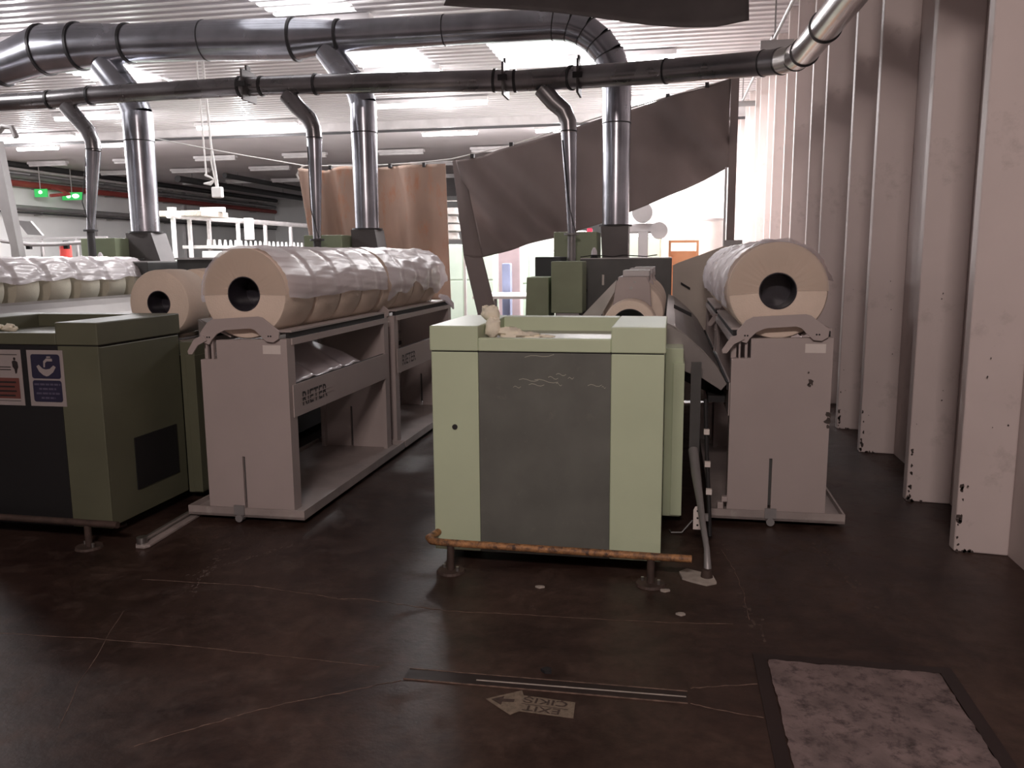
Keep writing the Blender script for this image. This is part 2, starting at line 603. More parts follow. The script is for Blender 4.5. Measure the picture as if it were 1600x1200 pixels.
for i, x in enumerate((-21.6, -18.6, -15.4, -12.3, -9.2)):
    lamp(x, x + 1.6, 29.0, False, 'unlit ceiling lamp, %s from left in the second unlit row' % ('first', 'second', 'third', 'fourth', 'fifth')[i],
         group='unlit lamps of the second row')
for i, x in enumerate((-21.0, -18.9, -16.8, -14.7, -12.6, -10.5)):
    lamp(x, x + 1.8, 33.5, False, 'unlit ceiling lamp, %s from left in the farthest unlit row' % ('first', 'second', 'third', 'fourth', 'fifth', 'sixth')[i],
         group='unlit lamps of the farthest row')

# ------------------------------------------------------------------ floor details
# concrete hatch, bottom right
hx0, hx1, hy0, hy1 = 0.355, 1.10, 2.15, 3.275
t = thing('floor_hatch', ((hx0 + hx1) / 2, (hy0 + hy1) / 2, 0), 'square floor hatch with dark steel frame and worn grey concrete fill', 'floor hatch')
m = MB()
fw = 0.05
m.box(hx0, hx0 + fw, hy0, hy1, -0.02, 0.006).box(hx1 - fw, hx1, hy0, hy1, -0.02, 0.006)
m.box(hx0 + fw, hx1 - fw, hy0, hy0 + fw, -0.02, 0.006).box(hx0 + fw, hx1 - fw, hy1 - fw, hy1, -0.02, 0.006)
m.build('frame', 'frame_dark', t)
nx, ny = 26, 36
m = MB()
vs = []
r3 = random.Random(5)
for j in range(ny + 1):
    for i in range(nx + 1):
        x = hx0 + fw + 0.004 + (hx1 - hx0 - 2 * fw - 0.008) * i / nx
        yv = hy0 + fw + 0.004 + (hy1 - hy0 - 2 * fw - 0.008) * j / ny
        if i in (0, nx):
            x += r3.uniform(-0.003, 0.006) * (1 if i == 0 else -1)
        if j in (0, ny):
            yv += r3.uniform(-0.003, 0.006) * (1 if j == 0 else -1)
        vs.append((x, yv, 0.009 + r3.uniform(-0.0012, 0.0012) - (0.005 if (i == 8) else 0)))
m.add(vs, [(j * (nx + 1) + i, j * (nx + 1) + i + 1, (j + 1) * (nx + 1) + i + 1, (j + 1) * (nx + 1) + i) for j in range(ny) for i in range(nx)])
m.build('concrete_fill', 'slab', t, smooth=True)

# narrow cover strip let into the floor
t = thing('floor_channel_cover', (-0.44, 2.87, 0), 'long narrow steel channel cover let into the floor above the exit sticker', 'channel cover')
m = MB()
A, B = Vector((-0.985, 2.905, 0)), Vector((0.095, 2.925, 0))


def strip(mb, pts, wd, z0, z1):
    for i in range(len(pts) - 1):
        a = Vector(pts[i] + (0,))
        b = Vector(pts[i + 1] + (0,))
        d = (b - a).normalized()
        q = Vector((-d.y, d.x, 0)) * wd / 2
        vs = [a - q, b - q, b + q, a + q]
        vs = [(p.x, p.y, z0) for p in vs] + [(p.x, p.y, z1) for p in vs]
        mb.add(vs, [(0, 3, 2, 1), (4, 5, 6, 7), (0, 1, 5, 4), (1, 2, 6, 5), (2, 3, 7, 6), (3, 0, 4, 7)])
    return mb


strip(MB(), [(-0.98, 2.872), (0.09, 2.885)], 0.075, -0.01, 0.0025).build('cover_plate', 'frame_dark', t)
strip(MB(), [(-0.98, 2.912), (0.09, 2.926)], 0.004, -0.01, 0.004).build('edge_bar', 'crack', t)
strip(MB(), [(-0.70, 2.868), (0.085, 2.884)], 0.005, -0.01, 0.005).build('edge_bar', 'plaster', t)
strip(MB(), [(-0.98, 2.832), (0.09, 2.842)], 0.004, -0.01, 0.004).build('edge_bar', 'crack', t)

# pale cracks in the concrete (marks of the floor itself)
CR = [[(-2.6, 3.56), (-2.0, 3.58), (-1.83, 3.55), (-1.63, 3.528), (-1.52, 3.50), (-1.43, 3.523), (-1.2, 3.49), (-0.97, 3.458)],
      [(-0.97, 3.458), (-0.75, 3.475), (-0.53, 3.486), (-0.16, 3.497), (0.06, 3.515), (0.297, 3.544)],
      [(-1.72, 2.25), (-1.65, 2.323), (-1.52, 2.44), (-1.43, 2.525), (-1.33, 2.60), (-1.2, 2.677), (-1.08, 2.76), (-0.985, 2.82)],
      [(0.10, 2.955), (0.2, 2.985), (0.35, 3.03)], [(0.10, 2.845), (0.2, 2.82), (0.35, 2.795)],
      [(-2.9, 2.9), (-2.4, 2.93), (-1.94, 2.936), (-1.5, 2.92), (-1.1, 2.905)],
      [(-2.45, 3.2), (-2.2, 2.6), (-2.05, 2.3)], [(0.30, 4.5), (0.35, 4.2), (0.37, 3.9), (0.372, 3.6)]]
rr = random.Random(9)
for k, c in enumerate(CR):
    pts = []
    for i in range(len(c) - 1):
        for s in range(6):
            f = s / 6
            pts.append((c[i][0] * (1 - f) + c[i + 1][0] * f + rr.uniform(-.004, .004), c[i][1] * (1 - f) + c[i + 1][1] * f + rr.uniform(-.004, .004)))
    pts.append(c[-1])
    m = MB()
    for i in range(len(pts) - 1):
        strip(m, [pts[i], pts[i + 1]], (0.0035 if k in (0, 2, 3, 4) else 0.0022) * rr.uniform(0.4, 1.5), -0.002, 0.0012)
    m.build('crack', 'crack', fl, kind='stuff')

# dusty tracks worn into the floor
rr2 = random.Random(77)
for (ax, ay, bx, by, wd) in ((0.30, 4.6, 0.42, 3.3, 0.05), (0.80, 4.7, 0.95, 3.8, 0.05), (-2.45, 4.15, -2.25, 3.4, 0.05), (-2.05, 4.2, -2.4, 3.65, 0.03)):
    m = MB()
    for i in range(34):
        f = rr2.random()
        cx = ax + (bx - ax) * f + rr2.gauss(0, wd * 0.35)
        cy = ay + (by - ay) * f
        sz = rr2.uniform(0.003, 0.011)
        m.prism([(cx + sz * rr2.uniform(.4, 1.2) * math.cos(k), cy + 1.8 * sz * rr2.uniform(.4, 1.2) * math.sin(k)) for k in (0, 1, 2.1, 3.1, 4.2, 5.2)], 'z', -0.001, 0.0006)
    m.build('dust_track', 'dust', fl, kind='stuff')

# exit sticker, upside down from here, arrow pointing left
t = thing('exit_sticker', (-0.46, 2.73, 0), 'worn arrow-shaped exit sticker on the floor, reading upside down', 'floor sticker')
m = MB()
m.prism([(-0.305, 2.672), (-0.31, 2.776), (-0.503, 2.792), (-0.515, 2.826), (-0.635, 2.744), (-0.528, 2.655), (-0.50, 2.685)], 'z', 0.0005, 0.0025)
m.build('arrow_sheet', 'sticker', t)
ux = Vector((-0.995, 0.06, 0)).normalized()
uz = Vector((-0.06, -0.995, 0)).normalized()
m = MB()
text_into(m, 'ÇIKIŞ', (-0.332, 2.770, 0.0034), ux * 1.35, uz, 0.05)
text_into(m, 'EXIT', (-0.352, 2.717, 0.0034), ux * 1.35, uz, 0.05)
# text baseline offsets: letters grow towards the camera
strip(m, [(-0.33, 2.722), (-0.50, 2.734)], 0.003, 0.0025, 0.0032)
m.prism([(-0.615, 2.744), (-0.572, 2.773), (-0.572, 2.755), (-0.53, 2.758), (-0.53, 2.738), (-0.572, 2.734), (-0.572, 2.712)], 'z', 0.0025, 0.0032)
m.build('print', 'sticker_ink', t)

# plaster patch, crumbs
m = MB()
m.prism([(0.07, 4.10), (0.11, 4.15), (0.16, 4.12), (0.235, 4.08), (0.25, 3.99), (0.20, 3.955), (0.13, 3.99), (0.085, 4.02)], 'z', 0.0, 0.012)
tag(m.build('plaster_patch', 'plaster'), 'lumpy pale plaster patch on the floor where the hose ends', 'plaster')
for (x, yy, s, lab) in ((0.075, 3.60, 0.022, 'small pale crumb on the floor right of the middle, below the hose'),
                        (-0.60, 3.80, 0.02, 'flat pale crumb on the floor under the middle of the rusty rail'),
                        (0.0, 3.86, 0.025, 'flat pale crumb on the floor beside the right leg of the rusty rail')):
    m = MB()
    pts = [(x + s * rr.uniform(.6, 1.2) * math.cos(a * PI / 4), yy + s * rr.uniform(.4, .8) * math.sin(a * PI / 4)) for a in range(8)]
    m.prism(pts, 'z', 0, 0.008)
    tag(m.build('plaster_crumb', 'plaster'), lab, 'crumb')
m = MB()
m.prism([(-0.47, 2.985), (-0.445, 3.005), (-0.43, 2.995), (-0.425, 2.97), (-0.45, 2.965)], 'z', 0, 0.012)
tag(m.build('dirt_lump', 'dark'), 'small black lump of dirt on the floor behind the channel cover', 'dirt')

# ================================================================== COMBING MACHINES
def screw_row():
    pass


def machine(paint, panel, label, loc, detail=True):
    """built at the middle machine's place"""
    t = thing('combing_machine', loc, label, 'machine')
    x0, x1, y0, y1 = -1.21, -0.025, 4.08, 4.86
    zb, zt = 0.062, 1.122
    # body behind the front panels
    MB().box(x0 + 0.004, x1 - 0.002, y0 + 0.012, y1, zb + 0.01, zt - 0.004).build('cabinet_body', paint, t, bevel=0.006)
    p = MB().box(x0, -0.962, y0, y0 + 0.014, zb, zt).build('front_panel', paint, t, bevel=0.004)
    q = MB().box(-0.96, -0.286, y0, y0 + 0.014, zb, zt).build('front_panel', panel, t, bevel=0.002)
    q['label'] = 'dark grey middle front panel'
    p2 = MB().box(-0.284, x1, y0, y0 + 0.014, zb, zt).build('front_panel', paint, t, bevel=0.004)
    if detail:
        lk = MB().cyl((-1.09, y0 + 0.001, 0.73), (-1.09, y0 - 0.006, 0.73), 0.014, n=20)
        lk.box(-1.0935, -1.0865, y0 - 0.0085, y0 - 0.006, 0.722, 0.738)
        lk.build('lock', 'flange', p, smooth=True)
        m = MB()
        for (sx, sz, ln, sl) in ((-0.72, 1.10, 0.15, 0.1), (-0.75, 0.985, 0.10, -0.02), (-0.67, 0.985, 0.12, -.08), (-0.70, 0.96, 0.08, 0.0),
                                 (-0.60, 1.0, 0.05, -.1), (-0.56, 1.015, 0.05, 0), (-0.78, 0.945, 0.04, .1), (-0.40, 0.962, 0.07, .05), (-0.33, 0.955, 0.02, 0),
                                 (-0.50, 0.995, 0.03, .2), (-0.56, 0.968, 0.03, -.2)):
            k = 5
            for i in range(k):
                a = (sx + ln * i / k, sz + sl * ln * i / k + (0.006 * math.sin(i * 1.3)))
                b = (sx + ln * (i + 1) / k, sz + sl * ln * (i + 1) / k + (0.006 * math.sin((i + 1) * 1.3)))
                hw = 0.0014
                m.add([(a[0], y0 - 0.0006, a[1] - hw), (b[0], y0 - 0.0006, b[1] - hw), (b[0], y0 - 0.0006, b[1] + hw), (a[0], y0 - 0.0006, a[1] + hw)], [(0, 1, 2, 3)])
        m.build('scratch', 'scratch', q, kind='stuff')
    # lid with a sunken tray
    zl = 1.256
    lid = MB()
    yl1 = y1 + 0.01
    lid.box(x0 - 0.006, -0.96, y0 - 0.006, yl1, zt + 0.006, zl)
    lid.box(-0.286, x1 + 0.006, y0 - 0.006, yl1, zt + 0.006, zl)
    lid.box(-0.96, -0.286, y0 - 0.006, y0 + 0.04, zt + 0.006, 1.196)
    lid.box(-0.96, -0.286, yl1 - 0.13, yl1, zt + 0.006, zl)
    lid.build('lid', paint, t, bevel=0.006)
    MB().box(-0.96, -0.286, y0 + 0.04, yl1 - 0.13, zt + 0.006, 1.178).build('tray', 'sheet_metal' if paint == 'mint' else paint, t)
    MB().box(x0 + 0.004, x1 - 0.004, y0 + 0.004, yl1 - 0.01, zt - 0.002, zt + 0.008).build('seam', 'dark', t)
    # side door, set back on the right
    sd = MB().box(x1, 0.078, 4.86, 5.3, 0.06, 1.07).build('side_cover', paint, t, bevel=0.004)
    MB().box(x1 + 0.045, 0.086, 4.845, 5.25, 0.07, 0.985).build('side_door', paint, sd, bevel=0.003)
    # feet
    for (fx, fy) in ((-1.06, 4.3), (-0.17, 4.3)):
        f = MB()
        f.cyl((fx, fy, 0.0), (fx, fy, 0.012), 0.06, 0.055, 20)
        f.cyl((fx, fy, 0.012), (fx, fy, zb + 0.02), 0.016, n=12)
        f.build('foot', 'rust_dark', t, smooth=True)
    # bed running to the back with its supports
    MB().box(x0 + 0.05, -0.04, y1, 9.1, 0.10, 0.98).build('machine_bed', 'black_panel', t)
    for yy in (6.2, 7.8):
        MB().box(x0 + 0.1, -0.1, yy, yy + 0.25, 0.0, 0.10).build('bed_foot', 'dark', t)
    # lap rollers under the laps
    for rx in (-0.42, -0.12):
        MB().cyl((rx, 5.0, 1.02), (rx, 9.05, 1.02), 0.045, n=16).build('lap_roller', 'steel', t, smooth=True)
    # sloping sheet metal apron on the feeding side
    prof = [(-0.03, 1.20), (0.03, 1.175), (0.10, 1.12), (0.20, 1.03), (0.28, 0.94), (0.343, 0.83)]
    m = MB()
    n = len(prof)
    m.add([(a, 5.12, b) for a, b in prof] + [(a, 9.0, b) for a, b in prof], [(i, i + 1, n + i + 1, n + i) for i in range(n - 1)])
    ap = m.build('feed_apron', 'apron', t, solid=0.008)
    m = MB()
    m.prism([(-0.03, 1.20), (0.10, 1.12), (0.28, 0.94), (0.343, 0.83), (0.31, 0.79), (0.20, 0.86), (-0.03, 0.95)], 'y', 5.10, 5.12)
    m.build('apron_cheek', 'apron', ap, bevel=0.003)
    MB().box(0.24, 0.34, 5.2, 9.0, 0.70, 0.74).build('apron_rail', 'dark', ap)
    MB().prism([(0.02, 1.27), (0.14, 1.21), (0.14, 1.185), (0.02, 1.245)], 'y', 5.8, 5.84).build('stop_bar', 'dark', ap)
    for yy in (5.5, 7.2, 8.8):
        MB().prism([(-0.04, 1.0), (0.02, 1.0), (0.28, 0.74), (0.28, 0.70), (-0.04, 0.85)], 'y', yy, yy + 0.03).build('bracket', 'pipe_dark', t)
    # lap holder arms over the laps
    for i, yy in enumerate((5.715, 6.635, 7.555)):
        m = MB()
        m.prism([(-0.395, 1.24), (-0.375, 1.42), (-0.345, 1.462), (-0.165, 1.462), (-0.14, 1.40), (-0.13, 1.24)], 'y', yy, yy + 0.02)
        m.box(-0.36, -0.15, yy + 0.02, yy + 0.5, 1.425, 1.462)
        h = m.build('lap_holder', 'trolley', t, bevel=0.006)
        if i == 0:
            MB().cyl((-0.27, yy - 0.008, 1.385), (-0.27, yy, 1.385), 0.011, n=12).build('bolt', 'steel', h)
            MB().cyl((-0.245, yy - 0.006, 1.425), (-0.245, yy, 1.425), 0.008, n=12).build('bolt', 'steel', h)
        MB().box(-0.33, -0.15, yy + 0.07, yy + 0.4, 1.462, 1.505).build('holder_block', 'pale_grey', h, bevel=0.004)
    m = MB()
    m.prism([(-0.64, 1.15), (-0.60, 1.20), (-0.40, 1.41), (-0.37, 1.44), (-0.37, 1.38), (-0.5, 1.15)], 'y', 5.72, 5.76)
    m.build('guide_plate', 'sheet_metal', t)
    # drive head at the far end
    hb = MB().box(-0.985, 0.0, 9.1, 10.6, 0.1, 1.572).build('drive_box', 'dark_box', t, bevel=0.006)
    MB().box(-0.745, -0.72, 9.085, 9.1, 1.29, 1.405).build('handle', 'label_white', hb, bevel=0.004)
    MB().box(-0.98, 0.0, 9.1, 10.6, 1.572, 1.585).build('top_plate', 'pale_grey', hb)
    MB().box(-0.93, -0.905, 9.085, 9.1, 1.22, 1.25).build('knob', 'dark', hb)
    MB().box(-1.36, -0.86, 9.7, 10.3, 0.985, 1.885).build('fan_housing', 'green', t, bevel=0.008)
    MB().box(-1.205, -0.885, 8.4, 8.8, 1.03, 1.555).build('gear_cover', 'green', t, bevel=0.008)
    MB().box(-1.16, -0.92, 8.42, 8.78, 0.90, 1.03).build('gear_pedestal', 'pale_grey', t)
    MB().prism([(-1.475, 0.90), (-1.458, 1.395), (-1.23, 1.395), (-1.23, 0.90)], 'y', 8.4, 8.85).build('side_head', 'green', t, bevel=0.008)
    MB().box(-1.46, -1.18, 8.95, 9.5, 1.37, 1.60).build('motor_box', 'navy', t, bevel=0.008)
    MB().box(-1.475, -1.23, 8.4, 9.1, 0.0, 0.90).build('side_pedestal', 'black_panel', t)
    # small filter pot on the drive box
    pt = MB()
    pt.cyl((-0.86, 9.4, 1.585), (-0.86, 9.4, 1.62), 0.042, 0.035, 16)
    pt.build('pot_base', 'dark', hb, smooth=True)
    pt = MB()
    pt.tube([(-0.86, 9.4, 1.62), (-0.86, 9.4, 1.66), (-0.86, 9.4, 1.70)], [0.035, 0.032, 0.012], 16)
    pt.build('pot_glass', 'film_thick', hb, smooth=True)
    c = MB()
    c.tube([(-1.0 + 0.12 * i, 9.25 + 0.02 * math.sin(i * 2.), 1.595 + 0.02 * math.sin(i * 1.1) ** 2) for i in range(8)], 0.006, 6)
    c.build('cable', 'dark', hb, smooth=True)
    return t


mc1 = machine('mint', 'grey_panel', 'pale green combing machine in the middle with grey front panel, scratched near its top', (-0.62, 4.08, 0))
# small red beacon on the fan housing, only on the middle machine
b_ = MB()
b_.cyl((-0.98, 10.1, 1.885), (-0.98, 10.1, 1.935), 0.035, 0.03, 14)
b_.build('beacon', 'red_lamp', mc1, smooth=True)
mc2 = machine('mint_dark', 'black_panel', 'dull dark green combing machine at left with black front panel and notices', (-0.62, 4.08, 0), detail=False)
vent = MB().box(-0.026, -0.020, 4.33, 4.76, 0.225, 0.545)
vent.build('vent_panel', 'black_panel', mc2)
mc3 = copy_tree(mc2, (-6.24, 0, 0), label='combing machine beyond the left one, hidden below its white-covered laps', skip=('lap_holder', 'guide_plate'))
mc2.location.x -= 3.12
ORG[mc2.name] = tuple(Vector(ORG[mc2.name]) + Vector((-3.12, 0, 0)))

# beige end sheet right of the drive box
t = thing('end_screen', (0.3, 9.2, 0), 'beige sheet metal screen with sloping top behind the right feed apron', 'screen')
MB().prism([(0.012, 0.02), (0.012, 1.50), (0.06, 1.525), (0.54, 1.70), (0.60, 1.70), (0.60, 0.02)], 'y', 9.19, 9.21).build('sheet', 'beige_panel', t)
MB().box(0.05, 0.09, 9.21, 9.25, 0, 1.45).build('post', 'pipe_grey', t)
MB().box(0.52, 0.56, 9.21, 9.25, 0, 1.6).build('post', 'pipe_grey', t)
MB().prism([(0.10, 1.32), (0.20, 1.26), (0.20, 1.235), (0.10, 1.295)], 'y', 9.17, 9.19).build('slot', 'dark', t)

# cotton waste on the middle machine's lid
def lumpy(mb, c, rad, seed, squash=(1, 1, 1), n=18, rough=0.25):
    r = random.Random(seed)
    ph = [(r.uniform(1, 4), r.uniform(1, 4), r.uniform(0, 6), r.uniform(0.3, 1)) for _ in range(5)]
    vs = []
    for j in range(n // 2 + 1):
        th = PI * j / (n // 2)
        for i in range(n):
            a = 2 * PI * i / n
            d = 1 + rough * sum(q[3] * math.sin(q[0] * 2 * th + round(q[1]) * a + q[2]) for q in ph) / 2.5
            vs.append((c[0] + rad * squash[0] * d * math.sin(th) * math.cos(a), c[1] + rad * squash[1] * d * math.sin(th) * math.sin(a),
                       c[2] + rad * squash[2] * d * math.cos(th)))
    fs = [(j * n + i, j * n + (i + 1) % n, (j + 1) * n + (i + 1) % n, (j + 1) * n + i) for j in range(n // 2) for i in range(n)]
    return mb.add(vs, fs)


m = MB()
lumpy(m, (-0.915, 4.23, 1.235), 0.05, 1, (0.85, 0.8, 1.1))
lumpy(m, (-0.93, 4.27, 1.305), 0.042, 2, (1.1, 0.8, 1.0))
lumpy(m, (-0.965, 4.30, 1.31), 0.035, 3, (0.8, 0.8, 1.0))
lumpy(m, (-0.83, 4.25, 1.205), 0.075, 4, (1.1, 0.8, 0.4), rough=0.35)
lumpy(m, (-0.73, 4.24, 1.195), 0.06, 6, (1.4, 0.6, 0.28), rough=0.35)
lumpy(m, (-0.64, 4.24, 1.19), 0.035, 7, (1.5, 0.4, 0.3), rough=0.3)
tag(m.build('cotton_waste', 'rag', smooth=True), 'lump of off-white cotton waste lying in the middle machine\'s tray', 'cotton waste')
m = MB()
lumpy(m, (-4.05, 4.30, 1.205), 0.06, 11, (1.7, 0.6, 0.45))
lumpy(m, (-3.92, 4.32, 1.20), 0.04, 12, (1.2, 0.8, 0.6))
tag(m.build('cotton_waste', 'rag', smooth=True), 'roll of dull cotton waste lying in the left machine\'s tray', 'cotton waste')

# notices on the left machine
def rect(mb, x0, x1, z0, z1, y):
    mb.add([(x0, y, z0), (x1, y, z0), (x1, y, z1), (x0, y, z1)], [(0, 1, 2, 3)])
    return mb


def rrect(mb, x0, x1, z0, z1, y, r=0.015):
    pts = []
    for cx, cz, a0 in ((x1 - r, z0 + r, -PI / 2), (x1 - r, z1 - r, 0), (x0 + r, z1 - r, PI / 2), (x0 + r, z0 + r, PI)):
        for k in range(5):
            a = a0 + PI / 2 * k / 4
            pts.append((cx + r * math.cos(a), y, cz + r * math.sin(a)))
    mb.add(pts, [tuple(range(len(pts)))])
    return mb


yn = 4.078
t = thing('safety_notice', (-3.48, yn, 0.775), 'blue hand washing notice stuck on the left machine, with tap and hands pictogram', 'notice')
MB().box(-3.605, -3.372, yn - 0.002, yn + 0.001, 0.775, 1.098).build('notice_sheet', 'sign_white', t)
m = rrect(MB(), -3.580, -3.392, 0.935, 1.075, yn - 0.0035)
rrect(m, -3.580, -3.392, 0.80, 0.925, yn - 0.0035)
m.build('blue_field', 'sign_blue', t)
m = MB()
# hands
pts = [(-3.545, 1.005), (-3.53, 1.015), (-3.505, 0.992), (-3.485, 0.988), (-3.46, 0.992), (-3.435, 1.012), (-3.42, 1.002), (-3.44, 0.972),
       (-3.47, 0.952), (-3.485, 0.948), (-3.505, 0.955), (-3.53, 0.975)]
m.add([(a, yn - 0.0045, b) for a, b in pts], [tuple(range(len(pts)))])
# tap
pts = [(-3.50, 1.0), (-3.49, 1.0), (-3.487, 1.025), (-3.475, 1.035), (-3.44, 1.035), (-3.44, 1.05), (-3.478, 1.052), (-3.498, 1.035)]
m.add([(a, yn - 0.0045, b) for a, b in pts], [tuple(range(len(pts)))])
rect(m, -3.475, -3.45, 1.055, 1.063, yn - 0.0045)
m.build('pictogram', 'sign_white', t)
m = MB()
for k, (a, b) in enumerate(((-3.57, -3.40), (-3.54, -3.43), (-3.56, -3.41), (-3.53, -3.44))):
    x = a
    r5 = random.Random(k)
    while x < b:
        l = r5.uniform(0.015, 0.035)
        rect(m, x, min(b, x + l), 0.896 - 0.026 * k, 0.907 - 0.026 * k, yn - 0.0045)
        x += l + 0.006
m.build('small_print', 'sign_text', t)
t = thing('safety_notice', (-3.77, yn, 0.775), 'white and red notice stuck on the left machine, showing a standing figure', 'notice')
MB().box(-3.88, -3.645, yn - 0.002, yn + 0.001, 0.775, 1.098).build('notice_sheet', 'sign_white', t)
m = MB()
rect(m, -3.86, -3.668, 0.815, 0.935, yn - 0.0035)
m.build('red_field', 'sign_red', t)
m = MB()
rect(m, -3.86, -3.668, 1.068, 1.072, yn - 0.0035)
rect(m, -3.86, -3.668, 0.80, 0.803, yn - 0.0035)
rect(m, -3.85, -3.715, 0.995, 1.0, yn - 0.0035)
rect(m, -3.85, -3.715, 0.980, 0.985, yn - 0.0035)
pts = [(-3.703 + 0.0, 1.0), (-3.705, 1.03), (-3.695, 1.036), (-3.682, 1.036), (-3.668, 1.028), (-3.665, 0.998), (-3.672, 0.985), (-3.678, 0.962), (-3.688, 0.96), (-3.692, 0.985)]
m.add([(a, yn - 0.0036, b) for a, b in pts], [tuple(range(len(pts)))])
pts = [(-3.687 + 0.008 * math.cos(a), 1.046 + 0.009 * math.sin(a)) for a in [k * PI / 5 for k in range(10)]]
m.add([(a, yn - 0.0036, b) for a, b in pts], [tuple(range(len(pts)))])
m.build('pictogram', 'sign_black', t)
m = MB()
for k in range(4):
    rect(m, -3.85 + 0.02 * (k % 2), -3.69 - 0.01 * (k % 2), 0.905 - 0.026 * k, 0.915 - 0.026 * k, yn - 0.0045)
m.build('small_print', 'sign_black', t)

# ================================================================== LAP TROLLEYS
def trolley(name_label, X0, Y0, YE, first=True):
    """one trolley: X0 = centre, Y0..YE its length"""
    t = thing('lap_trolley', (X0, Y0, 0), name_label, 'trolley')
    bw = 0.385
    # base
    bs = MB()
    bs.box(X0 - bw, X0 + bw, Y0, YE, 0.035, 0.05)
    bs.box(X0 - bw, X0 + bw, Y0, Y0 + 0.012, 0.035, 0.092)
    bs.box(X0 + bw - 0.012, X0 + bw, Y0 + 0.012, YE, 0.05, 0.092)
    bs.box(X0 - bw, X0 - bw + 0.012, Y0 + 0.012, YE, 0.05, 0.092)
    bs.box(X0 - bw + 0.012, X0 + bw - 0.012, Y0 + 0.012, YE, 0.05, 0.062)
    bs.build('base_tray', 'trolley_base', t)
    # end panels
    for e in (0, 1):
        ya = Y0 + 0.08 if e == 0 else YE - 0.09
        yb = ya + 0.05
        xl, xr = X0 - 0.285, X0 + 0.285
        p = MB()
        # panel with a notch at the upper left and a slot at the bottom (two sides of the slot)
        p.prism([(xl, 0.062), (xl, 0.995), (xl + 0.11, 1.0), (xl + 0.11, 1.115), (xr, 1.125), (xr, 0.062),
                 (X0 - 0.028, 0.062), (X0 - 0.028, 0.395), (X0 - 0.046, 0.395), (X0 - 0.046, 0.062)], 'y', ya, yb)
        pn = p.build('end_panel', 'trolley', t)
        MB().box(X0 - 0.046, X0 - 0.028, ya + 0.02, yb, 0.10, 0.395).build('slot_bar', 'dark_box', pn)
        if e == 0:
            MB().box(X0 + 0.13, X0 + 0.245, ya - 0.002, ya, 1.035, 1.088).build('paper_label', 'label_white', pn)
            m = MB()
            m.box(X0 - 0.21, X0 - 0.195, ya + 0.0, ya + 0.02, 1.0, 1.12)
            m.box(X0 - 0.245, X0 - 0.235, ya + 0.0, ya + 0.02, 0.995, 1.10)
            m.build('lever_rod', 'trolley', pn)
            # saddle plate with lever arm
            ys0, ys1 = ya - 0.03, ya - 0.015
            s = MB()
            P = [(-0.21, 1.225), (-0.17, 1.245), (0.12, 1.262), (0.15, 1.255), (0.255, 1.175), (0.25, 1.13), (0.215, 1.108), (0.17, 1.112),
                 (0.13, 1.15), (0.10, 1.18), (0.07, 1.190), (-0.10, 1.178), (-0.15, 1.155), (-0.185, 1.12), (-0.205, 1.09), (-0.235, 1.10), (-0.26, 1.13), (-0.262, 1.16)]
            s.prism([(X0 + a, b) for a, b in P], 'y', ys0, ys1)
            sd = s.build('saddle_plate', 'trolley', t, bevel=0.002)
            a_ = MB()
            a_.prism([(X0 + a, b) for a, b in [(-0.235, 1.15), (-0.215, 1.115), (-0.275, 1.085), (-0.315, 1.03), (-0.34, 1.03), (-0.345, 1.05), (-0.30, 1.12)]], 'y', ys0 - 0.012, ys0)
            a_.build('lever_arm', 'trolley', sd, bevel=0.002)
            h = MB()
            for (hx, hz) in ((-0.215, 1.135), (-0.20, 1.135), (0.185, 1.145), (0.20, 1.145)):
                h.cyl((X0 + hx, ys0 - 0.001, hz), (X0 + hx, ys0 + 0.001, hz), 0.0055, n=8)
            h.build('screw_hole', 'dark', sd)
            # locking pedal at the bottom of the slot
            c = MB()
            c.box(X0 - 0.07, X0 - 0.004, Y0 - 0.014, Y0, 0.05, 0.11)
            c.cyl((X0 - 0.037, Y0 - 0.02, 0.03), (X0 - 0.037, Y0 + 0.03, 0.03), 0.024, n=14)
            c.build('locking_pedal', 'pipe_grey', t)
    # long side rails: top angle, dark channel, lower board
    for s in (1, -1):
        xa = X0 + s * 0.285
        r = MB()
        r.box(min(xa, xa - s * 0.10), max(xa, xa - s * 0.10), Y0 + 0.15, YE - 0.1, 1.160, 1.172)
        r.prism([(xa - s * 0.10, 1.166), (xa - s * 0.17, 1.135), (xa - s * 0.17, 1.125), (xa - s * 0.10, 1.155)], 'y', Y0 + 0.15, YE - 0.1)
        r.build('cradle_rail', 'trolley', t)
        MB().box(xa - 0.012 - s * 0.02, xa + 0.012 - s * 0.02, Y0 + 0.14, YE - 0.1, 1.125, 1.158).build('rail_channel', 'dark', t)
        MB().box(xa - 0.008, xa + 0.008, Y0 + 0.14, YE - 0.1, 1.085, 1.123).build('top_rail', 'trolley', t)
        lb = MB().box(xa - 0.006, xa + 0.006, Y0 + 0.13, YE - 0.09, 0.64, 0.84).build('side_board', 'trolley', t)
        MB().box(xa - 0.02, xa - 0.006, Y0 + 0.13, YE - 0.09, 0.80, 0.842).build('board_edge', 'dark', lb)
        # dark lower floor box behind
        if s == 1:
            tx = MB()
            text_into(tx, 'RIETER', (xa + 0.0075, Y0 + 0.24, 0.695), (0, 1, 0), (0, 0, 1), 0.125)
            tx.build('lettering', 'ink', lb)
            st = MB()
            for zz in (0.716, 0.744):
                st.box(xa + 0.008, xa + 0.009, Y0 + 0.23, Y0 + 0.72, zz, zz + 0.006)
            st.build('stencil_gap', 'trolley', lb)
    # corner posts of the frame
    for e in (0, 1):
        for s in (1, -1):
            xa = X0 + s * 0.27
            ya = YE - 0.14 if e else Y0 + 0.13
            MB().box(xa - 0.015, xa + 0.015, ya, ya + 0.05, 0.062, 1.125).build('corner_post', 'trolley', t)
